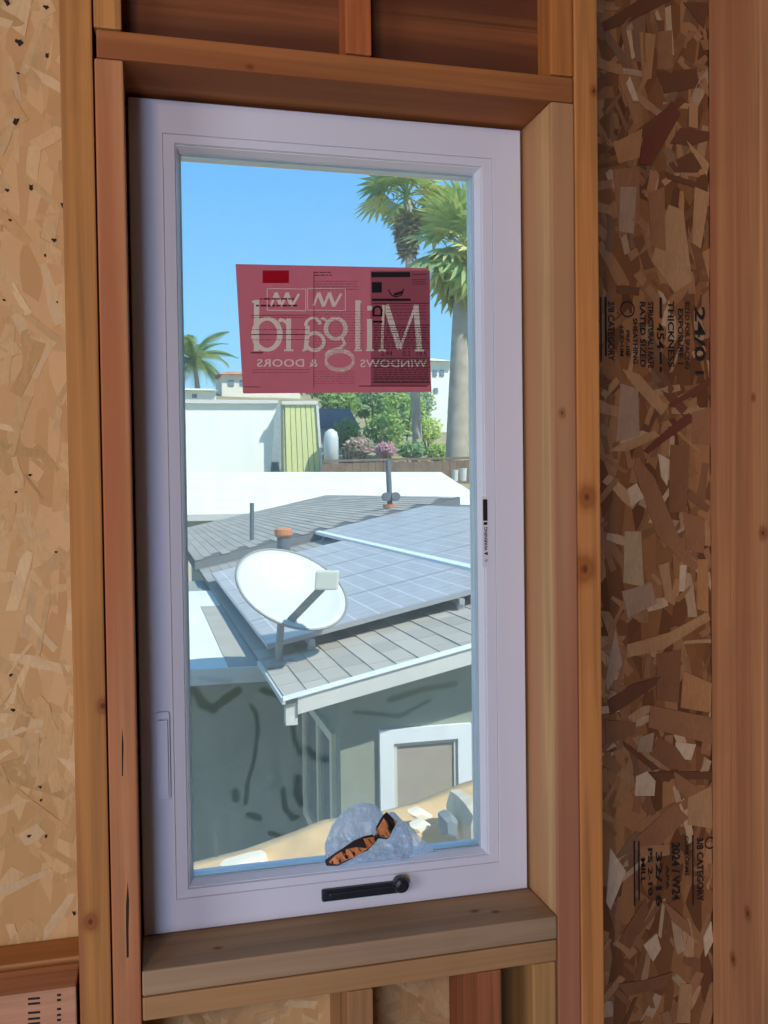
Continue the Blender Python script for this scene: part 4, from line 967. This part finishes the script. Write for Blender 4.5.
# white garage with a board-clad end
gar = thing('garage', onY(230, 472, 42), 'plain white garage wall under the sky at the left', 'garage'); M_wht = plain('white_stucco', srgb(236, 236, 228), .85, var=.02)
mb = MB(); prism_px(mb, [(120, 478), (270, 478), (276, 403), (120, 402)], 42, 6); mb.build('wall', M_wht, gar)
mb = MB(); prism_px(mb, [(120, 403), (278, 403.5), (278, 400), (120, 399)], 41.8, 6.4); mb.build('roof_edge', M_fasc, gar)
mb = MB(); prism_px(mb, [(269, 478), (287, 478), (287, 404), (275, 404)], 43.6, 3); mb.build('recess_wall', plain('gap_shade_wall', srgb(150, 166, 178), .9), gar)  # shade of the gap put into the blue-grey of this recessed wall
shed = thing('board_shed', onY(303, 472, 41), 'narrow shed clad in yellow green vertical boards with pale trim', 'shed'); M_yel = plain('yellow_green_boards', srgb(206, 208, 148), .85, var=.06)
tl_, tr_, bl_, br_ = onY(285, 404, 41), onY(316, 404, 41), onY(287, 478, 41), onY(321, 478, 41)
for k in range(6):
    f0, f1 = k/6, (k+1)/6-.02; mb = MB()
    mb.prism([tuple(bl_.lerp(br_, f0)), tuple(bl_.lerp(br_, f1)), tuple(tl_.lerp(tr_, f1)), tuple(tl_.lerp(tr_, f0))], (0, .05, 0)); mb.build('board', M_yel, shed)
mb = MB(); prism_px(mb, [(284, 478), (322, 478), (317, 402), (283, 402)], 41.06, .8); mb.build('wall', plain('shed_body', srgb(170, 172, 132), .9), shed)
mb = MB(); prism_px(mb, [(282, 404.5), (318, 404.5), (318, 401), (282, 401)], 40.9, .3); prism_px(mb, [(316, 404), (318.5, 404), (323.5, 478), (321, 478)], 40.9, .2); mb.build('trim', M_fasc, shed)
tank = thing('water_tank', onY(331.5, 474, 40.2), 'upright white tank with a domed top beside the board shed', 'tank')
tb, tt = onY(331.5, 474, 40.2), onY(331, 429, 40.2); mb = MB(); mb.tube([tb, tb.lerp(tt, .8), tb.lerp(tt, .93), tt], [.33, .33, .27, .08], 18); mb.build('shell', M_dish, tank, smooth=True)
bl = thing('blue_roof_shed', onY(335, 440, 46), 'small shed with a dark blue roof among the bushes', 'shed')
mb = MB(); prism_px(mb, [(312, 428), (360, 428), (350, 409), (320, 408)], 46, .6); mb.build('roof', plain('dark_blue_roof', srgb(82, 104, 130), .7), bl)
mb = MB(); prism_px(mb, [(316, 455), (354, 455), (354, 428), (316, 428)], 46.2, .5); mb.build('wall', plain('grey_blue_shed_wall', srgb(150, 166, 170), .9), bl)

M_red_roof = plain('terracotta_roof', srgb(196, 130, 104), .85, var=.1, vscale=2); M_win = plain('house_window', srgb(120, 136, 150), .3)
def far_house(Y, x0, x1, yb, ye, yr, depth, wall, roofm, label, wins):
    h_ = thing('hillside_house', onY((x0+x1)/2, yb, Y), label, 'house'); a_, b_ = onY(x0, yb, Y), onY(x1, ye, Y); r_ = onY(x0, yr, Y).z
    mb = MB(); mb.box(a_.x, b_.x, Y, Y+depth, min(a_.z, terr(a_.x, Y))-1, b_.z); mb.build('wall', wall, h_)
    mb = MB(); o_ = (b_.x-a_.x)*.06; mb.prism([(a_.x-o_, Y-.5, b_.z), (b_.x+o_, Y-.5, b_.z), (b_.x-o_*2, Y+depth/2, r_), (a_.x+o_*2, Y+depth/2, r_)], (0, depth/2, .05)); mb.build('roof', roofm, h_)
    for (wx, wy, ww, wh) in wins:
        p_ = onY(wx, wy, Y-.05); q_ = onY(wx+ww, wy+wh, Y-.05); mb = MB(); mb.box(p_.x, q_.x, Y-.08, Y+.02, q_.z, p_.z); mb.build('window', M_win, h_)
M_cream = plain('cream_house_wall', srgb(226, 218, 204), .9)
far_house(86, 222, 300, 396, 376, 366, 8, M_cream, M_red_roof, 'distant cream house with a terracotta roof on the hillside', [(228, 380, 6, 6), (240, 380, 6, 6), (254, 379, 6, 6)])
far_house(74, 176, 216, 402, 391, 384, 6, M_wht, M_memb, 'distant low white house with a flat pale roof below the feather palm', [(192, 394, 5, 4)])
far_house(62, 429, 452, 402, 362, 350, 8, M_wht, M_cream, 'distant white house beside the thick palm trunk', [(433, 370, 4, 6), (440, 370, 4, 6), (434, 388, 4, 5)])

# ------------------------------------------------------------------ plants
def leaf_mat(name, stops):
    m, t, p, o = nodes(name); oi = N(t, 'ShaderNodeObjectInfo'); g = N(t, 'ShaderNodeTexCoord'); n = noise(t, g.outputs['Object'], 2.5, 3)
    f_ = mathn(t, 'ADD', mathn(t, 'MULTIPLY', oi.outputs['Random'], .5), mathn(t, 'MULTIPLY', n, .5)); col = ramp(t, f_, stops)
    t.links.new(col, p.inputs['Base Color']); p.inputs['Roughness'].default_value = .6
    tl = N(t, 'ShaderNodeBsdfTranslucent'); t.links.new(col, tl.inputs[0]); mx = N(t, 'ShaderNodeMixShader'); mx.inputs[0].default_value = .3
    t.links.new(p.outputs[0], mx.inputs[1]); t.links.new(tl.outputs[0], mx.inputs[2]); t.links.new(mx.outputs[0], o.inputs[0]); return m
M_leaf1 = leaf_mat('bush_leaves', [(.25, srgb(120, 152, 82)), (.5, srgb(160, 190, 104)), (.75, srgb(204, 220, 134))])
M_leaf2 = leaf_mat('dark_bush_leaves', [(.25, srgb(96, 130, 92)), (.5, srgb(130, 164, 110)), (.75, srgb(166, 190, 130))])
M_flow = leaf_mat('pink_flowers', [(.25, srgb(196, 140, 156)), (.6, srgb(206, 166, 172)), (.8, srgb(160, 170, 130))])
M_bark = plain('palm_bark', srgb(170, 158, 142), .95, var=.15, vscale=2); M_twig = plain('brown_stem', srgb(110, 90, 70), .9)
def bush(px_, py_, Y, rpx, rzpx, mat, label, n=420, seed=0):
    rn = random.Random(seed); c_ = onY(px_, py_, Y); s_ = (Y+1.3)/FPX; rx, rzz = rpx*s_, rzpx*s_; base = c_.z-rzz*1.05
    t_ = thing('bush', (c_.x, Y, base), label, 'bush', None); mb = MB()
    for k in range(n):
        while True:
            v_ = Vector((rn.uniform(-1, 1), rn.uniform(-1, 1), rn.uniform(-1, 1)))
            if .35 < v_.length < 1: break
        b_ = 1+.25*mnoise.noise(v_*2.2+Vector((seed, 0, 0)))
        p_ = c_+Vector((v_.x*rx, v_.y*rx*.8, v_.z*rzz))*b_
        a_ = Vector((rn.gauss(0, 1), rn.gauss(0, 1), rn.gauss(0, 1))).normalized(); l_ = rn.uniform(.10, .22)*max(rx, .9)*.9; s2 = a_.orthogonal().normalized()
        mb.poly([p_-a_*l_, p_+s2*l_*.4, p_+a_*l_, p_-s2*l_*.4])
    mb.build('foliage', mat, t_)
    mb = MB(); zt_ = min(terr(c_.x, Y), base); 
    for k in range(3): mb.tube([(c_.x+(k-1)*.1, Y, zt_-.2), (c_.x+(k-1)*rx*.4, Y, c_.z)], [.07, .03], 6)
    mb.build('stem', M_twig, t_)
BL = [(338, 405, 52, 22, 16, M_leaf1, 'bright green bush behind the dark blue roof'), (372, 402, 54, 26, 18, M_leaf2, 'dark green shrub high behind the pink flowers'),
      (402, 410, 50, 24, 26, M_leaf1, 'tall yellow green bush beside the thin palm trunk'), (347, 434, 44.4, 15, 15, M_leaf1, 'low green bush beside the white tank'),
      (384, 432, 47.5, 22, 20, M_leaf1, 'broad light green bush behind the fence'), (360, 447, 41.4, 15, 10, M_flow, 'small bush with dusty pink flowers behind the fence'),
      (386, 450, 40.6, 11, 7, M_flow, 'pale pink flowering bush under the broad light green bush'), (428, 430, 52, 16, 14, M_leaf1, 'green bush between the two palm trunks'),
      (412, 450, 41.2, 16, 9, M_leaf2, 'low dark green hedge at the foot of the palms'), (438, 452, 45, 14, 9, M_leaf1, 'low bright green bush at the foot of the thick palm'), (330, 388, 60, 30, 10, M_leaf2, 'far dark green tree tops behind the sticker'), (422, 402, 58, 14, 18, M_leaf2, 'dark green shrub below the white distant house')]
for i, (a_, b_, Y, rx_, rz_, m_, lb) in enumerate(BL): bush(a_, b_, Y, rx_, rz_, m_, lb, 800, i+3)

def fan_mesh(name, L, nseg, droop, mat):
    mb = MB(); mb.tube([(0, 0, 0), (L*.35, 0, L*.06), (L*.55, 0, L*.02)], [.03, .025, .02], 5)
    c_ = Vector((L*.52, 0, L*.03))
    for k in range(nseg):
        a_ = math.radians(-105+210*k/(nseg-1)); d_ = Vector((math.cos(a_), math.sin(a_), 0)); ll = L*(.55+.1*math.cos(a_)); s_ = Vector((-d_.y, d_.x, 0))
        m_ = c_+d_*ll*.6+Vector((0, 0, -.04*L)); t_ = c_+d_*ll+Vector((0, 0, -droop*L))
        mb.poly([c_, m_-s_*ll*.085, m_+s_*ll*.085]); mb.poly([m_-s_*ll*.085, t_, m_+s_*ll*.085])
    o = mb.build(name, mat); me_ = o.data; bpy.data.objects.remove(o); return me_
def feather_mesh(name, L, n, mat):
    mb = MB(); pts = [Vector((L*f_, 0, L*(.55*f_-.95*f_*f_))) for f_ in [k/10 for k in range(11)]]; mb.tube(pts, [.04-.003*k for k in range(11)], 5)
    for k in range(2, n):
        f_ = k/n; p_ = Vector((L*f_, 0, L*(.55*f_-.95*f_*f_))); l_ = L*.26*math.sin(math.pi*min(1, f_*.9+.1))+.05
        for s_ in (-1, 1):
            t_ = p_+Vector((l_*.55, s_*l_*.8, -l_*.55)); mb.poly([p_, p_+Vector((.05*L, 0, .0)), t_])
    o = mb.build(name, mat); me_ = o.data; bpy.data.objects.remove(o); return me_
M_palm = leaf_mat('palm_fronds', [(.2, srgb(124, 152, 96)), (.5, srgb(168, 188, 110)), (.8, srgb(226, 214, 130))])
M_dead = leaf_mat('dead_palm_fronds', [(.2, srgb(118, 108, 92)), (.5, srgb(150, 138, 116)), (.8, srgb(176, 160, 128))])
M_frm = leaf_mat('feather_fronds', [(.2, srgb(104, 136, 92)), (.5, srgb(140, 166, 108)), (.8, srgb(190, 198, 128))])
FAN = fan_mesh('frond', 2.0, 13, .16, M_palm); FAN_D = fan_mesh('dead_frond', 1.7, 9, .25, M_dead); FEA = feather_mesh('frond', 3.6, 22, M_frm)
def palm(base, top, r0, r1, Y, label, nf, nd_, scale, mesh, seed, elev=(-50, 75), skirt=0.0):
    rn = random.Random(seed); b_ = onY(*base, Y); t_ = onY(*top, Y); zb_ = terr(b_.x, Y)-.2
    p_ = thing('palm_tree', (b_.x, Y, zb_), label, 'palm tree', None)
    mb = MB(); mb.tube([(b_.x, Y, zb_), b_, b_.lerp(t_, .5), t_], [r0*1.15, r0, (r0+r1)/2, r1], 12); mb.build('trunk', M_bark, p_, smooth=True)
    for k in range(nf):
        o = bpy.data.objects.new('frond', mesh); COL.objects.link(o); o.parent = p_; o.location = t_+Vector((0, 0, rn.uniform(-.1, .35)))-ORG(p_)
        o.rotation_euler = (rn.uniform(-.5, .5), -math.radians(rn.uniform(*elev)), k*2.399+rn.uniform(-.2, .2)); s_ = scale*rn.uniform(.8, 1.15); o.scale = (s_, s_, s_)
    for k in range(nd_):
        o = bpy.data.objects.new('dead_frond', FAN_D); COL.objects.link(o); o.parent = p_; f_ = (k+.5)/nd_
        o.location = t_+Vector((0, 0, -skirt*f_))-ORG(p_); o.rotation_euler = (rn.uniform(-.4, .4), math.radians(rn.uniform(68, 86)), k*2.399); s_ = scale*(1-.35*f_)*rn.uniform(.8, 1); o.scale = (s_, s_, s_)
palm((418, 457), (407, 200), .25, .19, 44, 'tall slender fan palm with a brown skirt of dead fronds', 38, 34, 1.15, FAN, 5, (-45, 80), 2.0)
palm((456, 458), (465, 250), .50, .42, 40, 'thick trunked fan palm with hanging yellow green fronds', 60, 18, 1.35, FAN, 9, (-75, 70), 1.8)
palm((198, 388), (194, 362), .27, .22, 103, 'distant feather palm on the hillside above the white house', 34, 0, 1.3, FEA, 13, (-35, 65), 0)

# white buckets by the fence
for i, (a_, sc_) in enumerate(((455, 1.0), (463, 1.15))):
    b_ = onY(a_, 481, 37.2); bk = thing('bucket', (b_.x, 37.2, b_.z), ('small white bucket by the brown fence', 'larger white bucket by the brown fence')[i], 'bucket')
    mb = MB(); mb.tube([b_, b_+Vector((0, 0, .45*sc_))], [.12*sc_, .15*sc_], 12); mb.build('body', M_dish, bk); mb = MB(); mb.tube([b_+Vector((0, 0, .45*sc_)), b_+Vector((0, 0, .48*sc_))], .16*sc_, 12); mb.build('lid', M_dish, bk)
